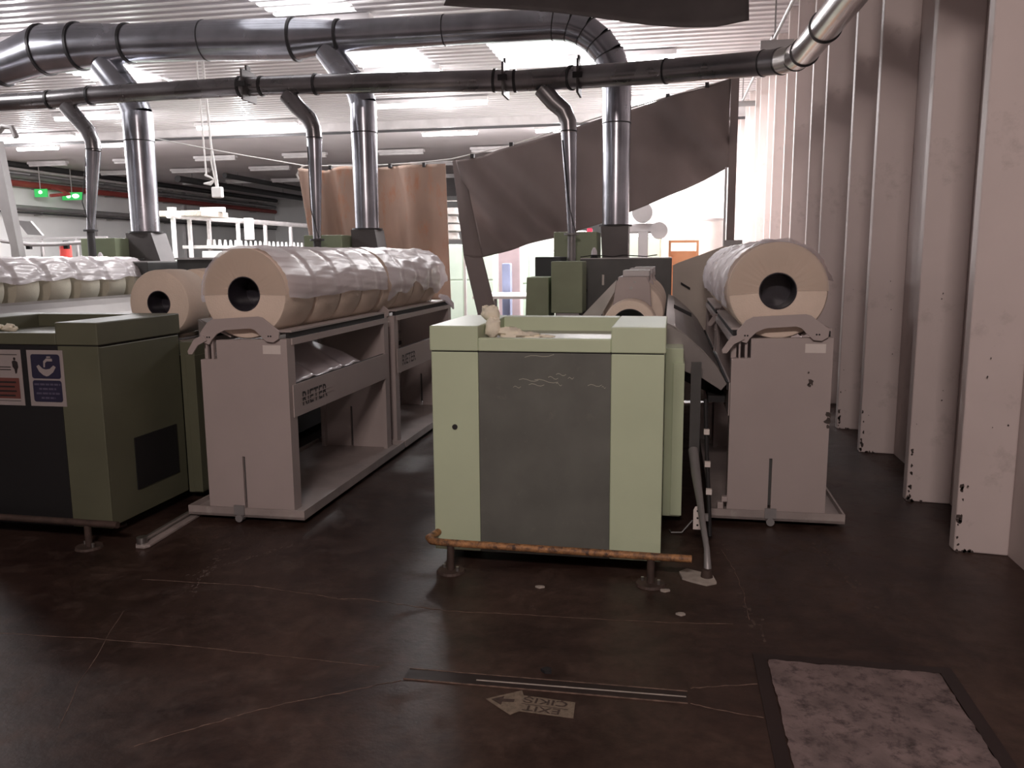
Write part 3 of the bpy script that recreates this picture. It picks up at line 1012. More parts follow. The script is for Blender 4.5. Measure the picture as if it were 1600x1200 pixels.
    # castors
    for (cx, cy) in ((-0.28, 0.25), (0.28, 0.25), (-0.28, YE - Y0 - 0.25), (0.28, YE - Y0 - 0.25)):
        MB().cyl((X0 + cx - 0.012, Y0 + cy, 0.018), (X0 + cx + 0.012, Y0 + cy, 0.018), 0.018, n=14).build('castor', 'dark', t)
    return t


TL = (-2.535, 4.49)
TR = (0.645, 4.95)
ta = trolley('grey lap trolley in front of the left row, beside the dark green machine', TL[0], 4.49, 6.42)
# chipped paint for the right one
tb = copy_tree(ta, (0, 1.96, 0), label='grey lap trolley coupled behind the left front one')
tcx = copy_tree(ta, (TR[0] - TL[0], TR[1] - TL[1], 0), label='grey lap trolley in front of the right row, with chipped front panel')
td = copy_tree(ta, (TR[0] - TL[0], TR[1] - TL[1] + 1.96, 0), label='grey lap trolley coupled behind the right front one, beside the wall')
m = MB()
yp = TR[1] + 0.079


def chips(m, lst, y):
    for (x, z, s, sd) in lst:
        r = random.Random(sd)
        k = 8
        pts = [(x + s * r.uniform(.4, 1.2) * math.cos(2 * PI * i / k), z + s * r.uniform(.4, 1.5) * math.sin(2 * PI * i / k)) for i in range(k)]
        m.prism(pts, 'y', y - 0.001, y)


chips(m, [(0.815, 0.86, 0.022, 1), (0.805, 0.845, 0.012, 2), (0.80, 0.92, 0.008, 3), (0.925, 0.67, 0.02, 4), (0.918, 0.63, 0.02, 5), (0.922, 0.60, 0.012, 6)], yp)
m.build('paint_chip', 'chipped', tcx, kind='stuff')
# broken bracket corner at the left foot of the right trolley
m = MB()
m.box(0.30, 0.335, 4.955, 5.0, 0.092, 0.13)
m.box(0.325, 0.36, 4.975, 5.02, 0.13, 0.16)
m.build('stop_block', 'trolley', tcx, bevel=0.003)


def lap(X, Yc, z, R, ri, label, group, w=0.30, facing=False, matn='cotton'):
    t = thing('cotton_lap', (X, Yc, z - R), label, 'cotton roll', group)
    m = MB()
    # rounded-edge roll: slightly barrelled
    n = 56
    rings = [(0.0, ri), (0.0, R - 0.02), (0.004, R - 0.007), (0.016, R), (w / 2, R + 0.003), (w - 0.016, R), (w - 0.004, R - 0.007), (w, R - 0.02), (w, ri)]
    vs = []
    for (dy, r) in rings:
        for k in range(n):
            a = 2 * PI * k / n
            vs.append((X + r * math.cos(a), Yc + dy, z + r * math.sin(a)))
    fs = []
    for j in range(len(rings)):
        j2 = (j + 1) % len(rings)
        for k in range(n):
            k2 = (k + 1) % n
            fs.append((j * n + k, j * n + k2, j2 * n + k2, j2 * n + k))
    m.add(vs, fs)
    m.build('cotton_layers', matn, t, smooth=True)
    c = MB().ring(X, z, Yc - 0.004, Yc + w + 0.004, ri, ri - 0.006, 40)
    c.box(X - ri * 0.6, X + ri * 0.6, Yc + w * 0.5, Yc + w * 0.5 + 0.004, z - ri * 0.72, z + ri * 0.72)
    c.cyl((X, Yc + w * 0.5 + 0.005, z), (X, Yc + w * 0.5 + 0.012, z), ri - 0.006, n=32)
    c.build('core_tube', 'tube_core', t, smooth=True)
    return t


ORD = ('first', 'second', 'third', 'fourth', 'fifth', 'sixth', 'seventh', 'eighth')
RL, ZL = 0.272, 1.392


def face_film(t, X, Y, z, R, ri, a0, a1):
    """clear film stretched over the upper part of the front face, radial creases"""
    m = MB()
    n, q = 90, 5
    vs = []
    r = random.Random(21)
    amp = [r.uniform(0.001, 0.0028) for _ in range(n + 1)]
    for i in range(n + 1):
        a = a0 + (a1 - a0) * i / n
        for j in range(q + 1):
            rr_ = ri * 0.99 + (R + 0.004 - ri) * j / q
            vs.append((X + rr_ * math.cos(a), Y - 0.003 - amp[i] * math.sin(PI * j / q + 0.4), z + rr_ * math.sin(a)))
    m.add(vs, [(i * (q + 1) + j, i * (q + 1) + j + 1, (i + 1) * (q + 1) + j + 1, (i + 1) * (q + 1) + j) for i in range(n) for j in range(q)])
    return m.build('face_film', 'film_face', t, smooth=True)


def sheet(X, z, R, y0, y1, a0, a1, label, seed, matn='film', pitch=0.40, sag=0.018, off=0.012, fold=0.02, hemvar=0.15):
    """thin plastic sheet draped over a row of rolls, sagging into the gaps, with folds"""
    r = random.Random(seed)
    m = MB()
    ny = int((y1 - y0) / 0.016)
    na = 60
    W = [(r.uniform(3, 11), r.uniform(-9, 9), r.uniform(0, 6), r.uniform(0.3, 1.0)) for _ in range(7)]
    vs = []
    for j in range(ny + 1):
        y = y0 + (y1 - y0) * j / ny
        ph = ((y - y0) % pitch) / pitch
        gap = max(0.0, 1 - abs(ph - 0.87) / 0.16) if ph > 0.6 else 0
        h0 = a0 + hemvar * (math.sin(y * 5.1 + seed) * 0.5 + 0.35 * math.sin(y * 13 + seed))
        for i in range(na + 1):
            a = h0 + (a1 - h0) * i / na
            f = sum(q[3] * abs(math.sin(q[0] * a + q[1] * y + q[2])) ** 3 for q in W) / 4
            rr_ = R + off + fold * f - sag * gap + 0.002 * math.sin(40 * a + 9 * y)
            vs.append((X + rr_ * math.cos(a), y, z + rr_ * math.sin(a)))
    m.add(vs, [(j * (na + 1) + i, (j + 1) * (na + 1) + i, (j + 1) * (na + 1) + i + 1, j * (na + 1) + i + 1) for j in range(ny) for i in range(na)])
    o = m.build('plastic_sheet', matn, smooth=True)
    return tag(o, label, 'plastic sheet')


yy0 = 4.62
pitch = 0.405
for k in range(8):
    Y = yy0 + pitch * k + (0.12 if k > 3 else 0) + (0.06 if k in (1, 2, 3) else 0)
    if k == 0:
        lab = 'cream cotton roll facing forward at the front of the left trolley row'
    else:
        lab = 'cream cotton roll, %s from the front on the left trolley row' % ORD[k]
    o = lap(TL[0], Y, ZL, RL, 0.105, lab, 'cotton rolls on the left trolleys', w=0.385 if k else 0.42)
    if k == 0:
        face_film(o, TL[0], Y, ZL, RL, 0.105, math.radians(-2), math.radians(182))
yr0 = TR[1] + 0.135
for k in range(8):
    Y = yr0 + pitch * k + (0.12 if k > 3 else 0) + (0.06 if k in (1, 2, 3) else 0)
    if k == 0:
        lab = 'cream cotton roll facing forward at the front of the right trolley row'
    else:
        lab = 'cotton roll, %s from the front on the right trolley row' % ORD[k]
    o = lap(TR[0] - 0.03, Y, ZL, 0.283, 0.108, lab, 'cotton rolls on the right trolleys', w=0.385 if k else 0.42)
    if k == 0:
        face_film(o, TR[0] - 0.03, Y, ZL, 0.283, 0.108, math.radians(0), math.radians(186))

sheet(TL[0], ZL, RL, 4.63, 6.40, math.radians(-6), math.radians(190),
      'translucent white plastic sheet over the front four rolls at left', 4, 'film', hemvar=0.05, sag=0.007, fold=0.011)
sheet(TL[0], ZL, RL, 6.44, 8.18, math.radians(-14), math.radians(190),
      'wrinkled white plastic sheet over the back four rolls at left', 9, 'film', fold=0.024, hemvar=0.30, sag=0.009)
sheet(TR[0] - 0.03, ZL, 0.283, 5.09, 6.9, math.radians(10), math.radians(200),
      'wrinkled white plastic sheet over the front rolls of the right row', 14, 'film', fold=0.02, hemvar=0.08)
sheet(TR[0] - 0.03, ZL, 0.283, 6.93, 8.66, math.radians(10), math.radians(200),
      'plastic sheet over the back rolls of the right row', 15, 'film', fold=0.02, hemvar=0.08)
# loose end of the sheet hanging at the far end of the left trolleys
m = MB()
m.tube([(-2.30, 8.1, 1.22), (-2.25, 8.16, 1.19), (-2.20, 8.2, 1.13), (-2.19, 8.22, 1.08)], [0.02, 0.035, 0.025, 0.008], 8)
tag(m.build('plastic_tail', 'film_thick', smooth=True), 'crumpled loose plastic tail at the far end of the left rolls', 'plastic sheet')

m = MB()
vs = []
for j in range(61):
    for i in range(13):
        u, v = i / 12, j / 60
        x = -2.80 + 0.50 * u
        z = 1.02 - 0.20 * u + 0.018 * abs(math.sin(3 * u + 9 * v)) ** 3 + 0.02 * max(0, math.sin(16 * v + 3 * u)) ** 4
        vs.append((x, 4.66 + 1.25 * v, z))
m.add(vs, [(j * 13 + i, j * 13 + i + 1, (j + 1) * 13 + i + 1, (j + 1) * 13 + i) for j in range(60) for i in range(12)])
tag(m.build('plastic_sheet', 'film_thick', smooth=True, solid=0.002), 'creased white plastic sheet lying inside the left front trolley below the rolls', 'plastic sheet')
# laps lying on the machines
lap(-0.262, 5.42, 1.145, 0.175, 0.118, 'half used cotton roll on the middle machine, only its top arch showing', 'cotton rolls on the middle machine', w=0.26)
for k in range(1, 6):
    lap(-0.262, 5.42 + 0.46 * k, 1.20, 0.215, 0.1, 'cotton roll on the middle machine, %s behind the half used one' % ORD[k - 1], 'cotton rolls on the middle machine', w=0.30)
lap(-3.50, 5.2, 1.30, 0.232, 0.088, 'bare cotton roll with black core directly behind the dark green machine', 'cotton rolls on the left machine', w=0.30)
for k in range(1, 8):
    lap(-3.50, 5.2 + 0.46 * k, 1.30, 0.232, 0.088, 'cotton roll on the dark green machine, %s behind the bare front one' % ORD[k - 1], 'cotton rolls on the left machine', w=0.30)
XT = -6.62
for k in range(9):
    lap(XT, 5.3 + 0.46 * k, 1.34, 0.272, 0.1, 'white-topped cotton roll, %s of the far left row' % ('last' if k == 8 else ORD[k] + ' from the front'),
        'cotton rolls of the far left row', w=0.31, matn='cotton_far')
sheet(XT, 1.34, 0.272, 5.3, 9.26, math.radians(10), math.radians(185),
      'bright white plastic sheet draped over the far left row of rolls', 31, 'film_thick', pitch=0.46, fold=0.03, hemvar=0.10)
MB()
# long grey cabinet behind the left rolls
t = thing('grey_cabinet', (-5.3, 9.8, 0), 'long low grey cabinet with light top edge behind the left rolls', 'cabinet')
MB().box(-6.1, -4.55, 9.5, 10.2, 0.0, 1.60).build('body', 'dark_box', t)
MB().box(-6.12, -4.53, 9.48, 10.22, 1.60, 1.625).build('top', 'pale_grey', t)

# ------------------------------------------------------------------ rusty rail in front of the middle machine
def bumper(dx, matn, label):
    t = thing('bumper_rail', (-0.55 + dx, 3.93, 0), label, 'guard rail')
    m = MB()
    m.tube([(a + dx, b, c) for a, b, c in [(-1.17, 4.16, 0.155), (-1.20, 4.06, 0.155), (-1.215, 3.98, 0.155), (-1.19, 3.94, 0.155), (-1.12, 3.925, 0.155),
                                            (-0.5, 3.925, 0.15), (0.125, 3.925, 0.145)]], 0.019, 14)
    m.build('rail_bar', matn, t, smooth=True)
    for x in (-1.085 + dx, -0.07 + dx):
        m = MB()
        m.cyl((x, 3.93, 0.0), (x, 3.93, 0.15), 0.019, n=14)
        lg = m.build('leg', 'rust_dark', t, smooth=True)
        m = MB()
        m.cyl((x, 3.93, 0.0), (x, 3.93, 0.012), 0.075, 0.07, 20)
        m.build('foot_plate', 'rust_dark', lg)
        MB().cyl((x + 0.04, 3.91, 0.01), (x + 0.04, 3.91, 0.035), 0.008, n=8).build('bolt', 'steel', lg)
        MB().cyl((x - 0.04, 3.95, 0.01), (x - 0.04, 3.95, 0.03), 0.008, n=8).build('bolt', 'steel', lg)


bumper(0, 'rust', 'rusty orange floor rail in front of the pale green machine')
bumper(-3.12, 'rust_dark', 'dark rusted floor rail in front of the dark green machine')
# floor guide rail left of the left trolley
t = thing('floor_guide', (-2.9, 4.3, 0), 'low steel floor guide between the dark green machine and left trolley', 'floor rail')
m = MB()
m.prism([(-2.94, 3.99), (-2.92, 3.96), (-2.87, 3.96), (-2.85, 3.99), (-2.95, 5.6), (-3.04, 5.6)], 'z', 0.0, 0.018)
m.build('guide_plate', 'trolley_base', t, bevel=0.004)
m = MB()
m.tube([(-2.905, 4.0, 0.035), (-2.99, 5.6, 0.035)], 0.014, 8)
m.build('guide_bar', 'steel', t, smooth=True)
MB().cyl((-2.905, 4.0, 0.015), (-2.905, 4.0, 0.055), 0.03, n=16).build('end_roller', 'steel', t, smooth=True)

# ------------------------------------------------------------------ conduit and hose right of the middle machine
t = thing('air_hose', (0.18, 4.5, 0), 'grey conduit dropping to the floor between middle machine and right trolley', 'hose')
m = MB()
m.prism([(0.125, 4.95), (0.185, 4.95), (0.185, 4.97), (0.125, 4.97)], 'z', 0.42, 0.98)
m.build('cover_strip', 'dark_box', t)
m = MB()
m.tube([(0.15, 4.95, 0.45), (0.165, 4.80, 0.34), (0.18, 4.55, 0.26), (0.19, 4.30, 0.20), (0.205, 4.12, 0.13), (0.21, 4.07, 0.04), (0.205, 4.06, 0.0)],
       [0.03, 0.028, 0.02, 0.016, 0.015, 0.02, 0.02], 12)
m.build('pipe', 'pipe_grey', t, smooth=True)
m = MB()
m.tube([(0.215, 5.0, 0.75), (0.225, 4.85, 0.45), (0.235, 4.65, 0.22), (0.24, 4.55, 0.05)], 0.012, 10)
c = m.build('black_cable', 'dark', t, smooth=True)
for (a, b, cc) in ((0.222, 4.9, 0.56), (0.228, 4.8, 0.39), (0.234, 4.68, 0.26)):
    MB().box(a - 0.016, a + 0.016, b - 0.02, b + 0.01, cc, cc + 0.03).build('clip', 'label_white', c)
m = MB()
m.cyl((0.205, 4.05, 0.0), (0.205, 4.05, 0.05), 0.032, 0.026, 14)
m.build('elbow_socket', 'rust_dark', t, smooth=True)
br = MB()
br.prism([(0.145, 0.115), (0.19, 0.115), (0.19, 0.225), (0.18, 0.245), (0.155, 0.245), (0.145, 0.225)], 'y', 4.47, 4.476)
b2 = br.build('hole_bracket', 'label_white', t)
h = MB()
for z in (0.14, 0.18, 0.22):
    h.cyl((0.168, 4.468, z), (0.168, 4.4705, z), 0.006, n=8)
h.build('screw_hole', 'dark', b2)
MB().box(0.19, 0.225, 4.47, 4.50, 0.165, 0.20).build('clamp', 'pipe_grey', t)
m = MB()
m.tube([(0.15, 4.74, 0.08), (0.09, 4.72, 0.01), (0.03, 4.72, 0.006), (0.02, 4.76, 0.006)], 0.005, 6)
tag(m.build('wire_end', 'dark_box', smooth=True), 'short bent wire on the floor beside the conduit bracket', 'wire')

# ================================================================== DUCTS
YBIG = 10.15


def flange(mb, p, d, r, t=0.03, extra=0.02):
    p = Vector(p)
    d = Vector(d).normalized()
    return mb.cyl(p - d * t / 2, p + d * t / 2, r + extra, n=28)


bd = thing('extraction_duct', (-4.5, YBIG, 1.6), 'large galvanised duct under the ceiling with three drops to the machines', 'duct')
secs = [((-13.5, 4.12, .27), (-8.95, 4.19, .25)), ((-8.95, 4.19, .25), (-8.25, 4.37, .31)), ((-8.25, 4.37, .31), (-7.72, 4.385, .29)),
        ((-7.72, 4.385, .29), (-7.0, 4.385, .235)), ((-7.0, 4.385, .235), (-5.9, 4.36, .245)), ((-5.9, 4.36, .245), (-4.68, 4.31, .25)),
        ((-4.68, 4.31, .25), (-4.1, 4.315, .185)), ((-4.1, 4.315, .185), (-2.75, 4.31, .175)), ((-2.75, 4.31, .175), (-1.42, 4.30, .175))]
for i, (a, b) in enumerate(secs):
    s = MB().tube([(a[0], YBIG, a[1]), (b[0], YBIG, b[1])], [a[2], b[2]], 32, caps=False)
    o = s.build('duct_section', 'duct', bd, smooth=True)
    if i in (1, 2, 3, 4, 6, 7):
        d = Vector((b[0] - a[0], 0, b[1] - a[1]))
        flange(MB(), (a[0], YBIG, a[1]), d, a[2], 0.035, 0.018).build('collar', 'flange', o, smooth=True)
    elif i == 5 or i == 8:
        flange(MB(), (a[0], YBIG, a[1]), (1, 0, 0), a[2], 0.012, 0.006).build('collar', 'flange', o, smooth=True)
# segmented elbow
ex, ez, er = -1.42, 3.62, 0.74
ex2 = -0.675
er = ex2 - ex
segs = 6
prev = None
for k in range(segs):
    a0 = PI / 2 - PI / 2 * k / segs
    a1 = PI / 2 - PI / 2 * (k + 1) / segs
    p0 = (ex + er * math.cos(a0), YBIG, 4.30 - er + er * math.sin(a0))
    p1 = (ex + er * math.cos(a1), YBIG, 4.30 - er + er * math.sin(a1))
    o = MB().tube([p0, p1], [0.178, 0.172], 32, caps=False).build('elbow_segment', 'duct', bd, smooth=True)
    flange(MB(), p0, Vector(p1) - Vector(p0), 0.178, 0.012, 0.006).build('collar', 'flange', o, smooth=True)


def drop(x, ztop, r, hood_w=0.21, flare=0.0):
    o = MB().tube([(x, YBIG, ztop), (x, YBIG, 3.15)], r, 32, caps=False).build('drop_pipe', 'duct', bd, smooth=True)
    flange(MB(), (x, YBIG, 3.15), (0, 0, 1), r, 0.012, 0.004).build('collar', 'flange', o, smooth=True)
    o = MB().tube([(x, YBIG, 3.15), (x, YBIG, 1.97)], [r - 0.004, r - 0.01], 32, caps=False).build('drop_pipe', 'duct', bd, smooth=True)
    MB().cyl((x, YBIG, 1.955), (x, YBIG, 1.975), r + 0.03, n=32).build('collar', 'flange', o, smooth=True)
    m = MB()
    y0, y1 = YBIG - 0.17, YBIG + 0.17
    w0 = r - 0.005
    vs = [(x - w0, y0, 1.955), (x + w0, y0, 1.955), (x + w0, y1, 1.955), (x - w0, y1, 1.955),
          (x - w0 + 0.02, y0, 1.572), (x + w0 + flare, y0, 1.572), (x + w0 + flare, y1, 1.572), (x - w0 + 0.02, y1, 1.572)]
    m.add(vs, [(0, 1, 5, 4), (1, 2, 6, 5), (2, 3, 7, 6), (3, 0, 4, 7), (4, 5, 6, 7), (0, 3, 2, 1)])
    m.build('hood', 'duct_paint', bd)


drop(-0.675, 3.56, 0.168, flare=0.0)
for (xa, za, xe, r, fl_) in ((-4.27, 4.17, -3.815, 0.162, 0.06), (-7.38, 4.15, -6.95, 0.19, 0.12)):
    m = MB().tube([(xa, YBIG, za), (xa + 0.28, YBIG, za - 0.36), (xe - 0.06, YBIG, 3.68), (xe, YBIG, 3.5)], [r, r, r, r], 28, caps=False)
    o = m.build('branch', 'duct', bd, smooth=True)
    drop(xe, 3.52, r, flare=fl_)
    flange(MB(), (xa + 0.30, YBIG, za - 0.385), (0.28, 0, -0.36), r, 0.012, 0.006).build('collar', 'flange', o, smooth=True)

YSM = 9.4
sdct = thing('thin_duct', (-3.0, YSM, 3.5), 'thinner galvanised duct in front with three tapering branches, running out right', 'duct')
pts = [(-13.0, YSM, 3.50, .105), (-7.62, YSM, 3.575, .105), (-7.05, YSM, 3.60, .105), (-5.05, YSM, 3.615, .11), (-4.78, YSM, 3.61, .105), (-4.10, YSM, 3.60, .11),
       (-1.98, YSM, 3.545, .115), (-1.75, YSM, 3.53, .11), (-1.12, YSM, 3.535, .12), (-0.10, 8.98, 3.47, .118), (0.82, 8.58, 3.415, .116)]
for i in range(len(pts) - 1):
    a, b = pts[i], pts[i + 1]
    o = MB().tube([a[:3], b[:3]], [a[3], b[3]], 28, caps=False).build('duct_section', 'duct_small', sdct, smooth=True)
    if i:
        flange(MB(), a[:3], Vector(b[:3]) - Vector(a[:3]), a[3], 0.03 if i != 9 else 0.012, 0.012).build('collar', 'flange', o, smooth=True)
# elbow at the wall, then towards the camera along the wall
el = [(0.82, 8.58, 3.415), (0.97, 8.46, 3.40), (1.08, 8.28, 3.39), (1.12, 8.05, 3.385)]
for i in range(3):
    o = MB().tube([el[i], el[i + 1]], [0.12, 0.12], 28, caps=False).build('elbow_segment', 'duct_small' if i < 1 else 'duct_bright', sdct, smooth=True)
    flange(MB(), el[i], Vector(el[i + 1]) - Vector(el[i]), 0.12, 0.012, 0.006).build('collar', 'flange', o, smooth=True)
rn = [(1.12, 8.05, 3.385), (1.15, 7.2, 3.38), (1.20, 5.6, 3.38), (1.22, 3.4, 3.38)]
for i in range(3):
    o = MB().tube([rn[i], rn[i + 1]], 0.12, 28, caps=False).build('duct_section', 'duct_bright', sdct, smooth=True)
    flange(MB(), rn[i], Vector(rn[i + 1]) - Vector(rn[i]), 0.12, 0.014, 0.012).build('collar', 'flange', o, smooth=True)
# blast gates
for (x, z) in ((-4.95, 3.615), (-1.86, 3.54), (-1.04, 3.53)):
    y = YSM
    g = MB()
    g.box(x - 0.012, x + 0.012, y - 0.17, y + 0.17, z - 0.18, z + 0.17)
    g.box(x - 0.012, x + 0.012, y - 0.05, y + 0.05, z + 0.17, z + 0.23)
    o = g.build('slide_gate', 'duct_paint', sdct, bevel=0.003)
    MB().box(x - 0.05, x + 0.05, y - 0.19, y - 0.165, z - 0.03, z + 0.03).build('bracket', 'flange', o)
# tapering branches
for i, (xa, za, xb, zb, xc, zc) in enumerate(((-1.45, 3.44, -1.155, 3.07, -1.115, 1.85), (-4.47, 3.50, -4.155, 3.10, -4.17, 1.82), (-7.40, 3.49, -7.08, 3.06, -7.21, 1.97))):
    m = MB().tube([(xa, YSM, za), (xa + 0.13, YSM, za - 0.15), (xb - 0.05, YSM, zb + 0.12), (xb, YSM, zb), (xb + .005, YSM, zb - 0.12)], [.10, .095, .092, .09, .088], 24, caps=False)
    o = m.build('branch', 'duct_small', sdct, smooth=True)
    flange(MB(), (xb + .004, YSM, zb - 0.1), (0, 0, 1), 0.09, 0.012, 0.006).build('collar', 'flange', o, smooth=True)
    m = MB().tube([(xb + .005, YSM, zb - 0.12), (xc, YSM, zc)], [.088, .045], 24, caps=False)
    m.build('taper_pipe', 'duct', sdct, smooth=True)
    v = MB()
    v.cyl((xc, YSM, zc - 0.01), (xc, YSM, zc + 0.012), 0.085, n=16)
    v.cyl((xc, YSM, 0.985), (xc, YSM, zc - 0.01), 0.055, 0.045, 16)
    v.build('valve', 'pipe_grey' if i < 1 else 'pipe_dark', sdct, smooth=True)
    MB().tube([(xc + 0.05, YSM - 0.06, zc + 0.02), (xc - 0.03, YSM - 0.07, zc + 0.35), (xb - 0.06, YSM - 0.06, zb - 0.2)], 0.006, 6).build('pull_wire', 'pipe_dark', sdct, smooth=True)

# ================================================================== CURTAINS
YC = 11.5


def cloth(name, top, bot, matn, label, seed, nu=110, nv=40, amp=0.06, freq=9.0, yc=YC, solid=0.006, cat='curtain', slant=0.0):
    """top and bottom: functions u -> (x, z)."""
    r = random.Random(seed)
    Wv = [(r.uniform(0.5, 2.2) * freq, r.uniform(0, 6), r.uniform(0.4, 1)) for _ in range(4)]
    vs = []
    for j in range(nv + 1):
        v = j / nv
        for i in range(nu + 1):
            u = i / nu
            x0, z0 = top(u)
            x1, z1 = bot(u)
            x = x0 + (x1 - x0) * v
            z = z0 + (z1 - z0) * v
            dy = sum(q[2] * math.sin(q[0] * (u - slant * v) + q[1]) for q in Wv) / 3 * amp * (0.45 + 0.75 * v)
            vs.append((x, yc + dy, z))
    m = MB().add(vs, [(j * (nu + 1) + i, j * (nu + 1) + i + 1, (j + 1) * (nu + 1) + i + 1, (j + 1) * (nu + 1) + i) for j in range(nv) for i in range(nu)])
    o = m.build(name, matn, smooth=True, solid=solid)
    return tag(o, label, cat)


def pl(pts):
    def f(u):
        n = len(pts) - 1
        k = min(int(u * n), n - 1)
        s = u * n - k
        return (pts[k][0] * (1 - s) + pts[k + 1][0] * s, pts[k][1] * (1 - s) + pts[k + 1][1] * s)
    return f


def curtain_thing(name, label, loc, parts):
    t = thing(name, loc, label, 'curtain')
    for (top, bot, seed, amp, freq, matn, pn, nu) in parts:
        o = cloth(pn, pl(top), pl(bot), matn, '', seed, nu=nu, amp=amp, freq=freq, slant=0.22 if matn == 'curtain_grey' and nu > 50 else 0.02)
        for k in ('label', 'category'):
            del o[k]
        L0 = Vector(ORG[o.name])
        o.parent = t
        o.location = L0 - Vector(loc)
    return t


cg = curtain_thing('hanging_curtain', 'grey-brown curtain swept up to the right under the thin duct', (-1.2, YC, 1.6), [
    ([(-2.98, 2.93), (-2.62, 2.99), (-2.2, 3.10), (-1.6, 3.25), (-1.0, 3.42), (-0.4, 3.585), (0.15, 3.72), (0.70, 3.86)],
     [(-2.62, 1.60), (-2.2, 1.71), (-1.75, 1.83), (-1.3, 1.93), (-0.85, 2.08), (-0.35, 2.28), (0.15, 2.48), (0.70, 2.74)], 5, 0.17, 15.0, 'curtain_grey', 'cloth', 130),
    ([(-3.04, 2.93), (-2.98, 2.95), (-2.9, 2.94)], [(-2.90, 1.62), (-2.75, 1.60), (-2.62, 1.6)], 8, 0.02, 3.0, 'curtain_grey', 'cloth_edge', 12),
    ([(-2.90, 1.63), (-2.75, 1.60), (-2.62, 1.60)], [(-2.70, 0.76), (-2.55, 0.76), (-2.42, 0.77)], 8, 0.02, 3.0, 'curtain_grey', 'cloth_tail', 12),
])
# clips along the top edge
for (x, z) in ((-2.75, 2.975), (-2.2, 3.11), (-1.45, 3.30), (-0.62, 3.53), (-0.1, 3.66), (0.4, 3.78)):
    m = MB()
    m.box(x - 0.025, x + 0.025, YC - 0.03, YC + 0.03, z - 0.01, z + 0.045)
    m.build('clip', 'pipe_dark', cg)
cb = curtain_thing('hanging_curtain', 'brown stained curtain hanging behind the middle duct drop', (-4.2, YC, 1.2), [
    ([(-5.33, 2.89), (-4.95, 2.86), (-4.6, 2.90), (-4.2, 2.87), (-3.8, 2.89), (-3.45, 2.90), (-3.14, 2.90)],
     [(-5.05, 1.0), (-4.7, 1.0), (-4.4, 1.0), (-4.05, 1.0), (-3.7, 1.0), (-3.4, 1.0), (-3.10, 1.0)], 12, 0.20, 19.0, 'curtain_brown', 'cloth', 130),
])
for x in (-4.85, -3.95, -3.45):
    MB().box(x - 0.02, x + 0.02, YC - 0.03, YC + 0.03, 2.86, 2.92).build('clip', 'pipe_dark', cb)
# rope that carries the curtains
m = MB()
m.tube([(-7.9, YC, 3.45), (-6.5, YC, 3.16), (-5.25, YC, 2.93), (-4.4, YC, 2.90), (-3.6, YC, 2.92), (-3.05, YC, 2.96), (-2.2, YC + .03, 3.13), (-1.0, YC + .03, 3.45), (0.2, YC + .03, 3.75), (1.54, YC + .03, 4.05)], 0.009, 8)
rp = m.build('curtain_rope', 'rope', smooth=True)
tag(rp, 'white rope strung across the hall carrying the curtains', 'rope')
m = MB()
m.tube([(-5.25, YC - .02, 2.93), (-5.30, YC - .03, 2.88), (-5.36, YC - .03, 2.80), (-5.33, YC - .03, 2.74)], 0.014, 8)
m.build('knot_tail', 'rope', rp, smooth=True)
# post at the right end
t = thing('curtain_post', (0.73, 11.45, 0), 'grey upright post at the right end of the grey curtain', 'post')
MB().box(0.70, 0.80, 11.40, 11.46, 0, 3.88).build('post', 'curtain_grey', t)
MB().box(0.655, 0.685, 11.40, 11.43, 0.6, 2.74).build('edge_strip', 'pale_grey', t)
MB().box(0.66, 0.90, 11.34, 11.40, 1.1, 1.80).build('base_box', 'pipe_grey', t)

# dark tarpaulin hanging overhead
m = MB()
vs = []
nu, nv = 40, 16
r = random.Random(2)
for j in range(nv + 1):
    v = j / nv
    for i in range(nu + 1):
        u = i / nu
        x = -1.9 + 2.45 * u
        zl = 3.67 - 0.31 * (u ** 0.9) + (0.05 * max(0, (u - 0.9)) * 10 * 0.7)
        z = zl + (4.35 - zl) * v + 0.03 * math.sin(7 * u + 3 * v)
        yv = 7.0 + 0.7 * v + 0.05 * math.sin(9 * u + 4 * v)
        vs.append((x, yv, z))
m.add(vs, [(j * (nu + 1) + i, j * (nu + 1) + i + 1, (j + 1) * (nu + 1) + i + 1, (j + 1) * (nu + 1) + i) for j in range(nv) for i in range(nu)])
tp = tag(m.build('tarpaulin', 'tarp', smooth=True, solid=0.008), 'dark grey tarpaulin sagging under the ceiling at the top edge', 'tarpaulin')
m = MB()
for x in (-1.8, -0.6, 0.5):
    m.tube([(x, 7.7, 4.33), (x, 7.75, CZ)], 0.006, 6)
m.build('hanger', 'rope', tp)

# conduit with cross brackets along the right wall
t = thing('ceiling_conduit', (1.3, 12, 4.4), 'thin conduit with two flat cross brackets high along the right wall', 'conduit')
m = MB()
m.tube([(1.28, 12.0, 4.46), (1.33, 8.0, 4.52)], 0.022, 8)
m.build('pipe', 'pipe_grey', t, smooth=True)
m = MB()
m.tube([(1.28, 17.2, 4.56), (1.32, 12.6, 4.62)], 0.022, 8)
m.build('pipe', 'pipe_grey', t, smooth=True)
MB().box(1.10, 1.53, 12.0, 12.05, 4.32, 4.43).build('cross_bracket', 'pipe_grey', t)
MB().box(1.06, 1.52, 17.2, 17.25, 4.46, 4.56).build('cross_bracket', 'pipe_grey', t)
for (a, b, c) in ((1.28, 12.0, 4.43), (1.28, 17.2, 4.56)):
    MB().box(a - .01, a + .01, b, b + .02, c, CZ).build('hanger', 'pipe_grey', t)
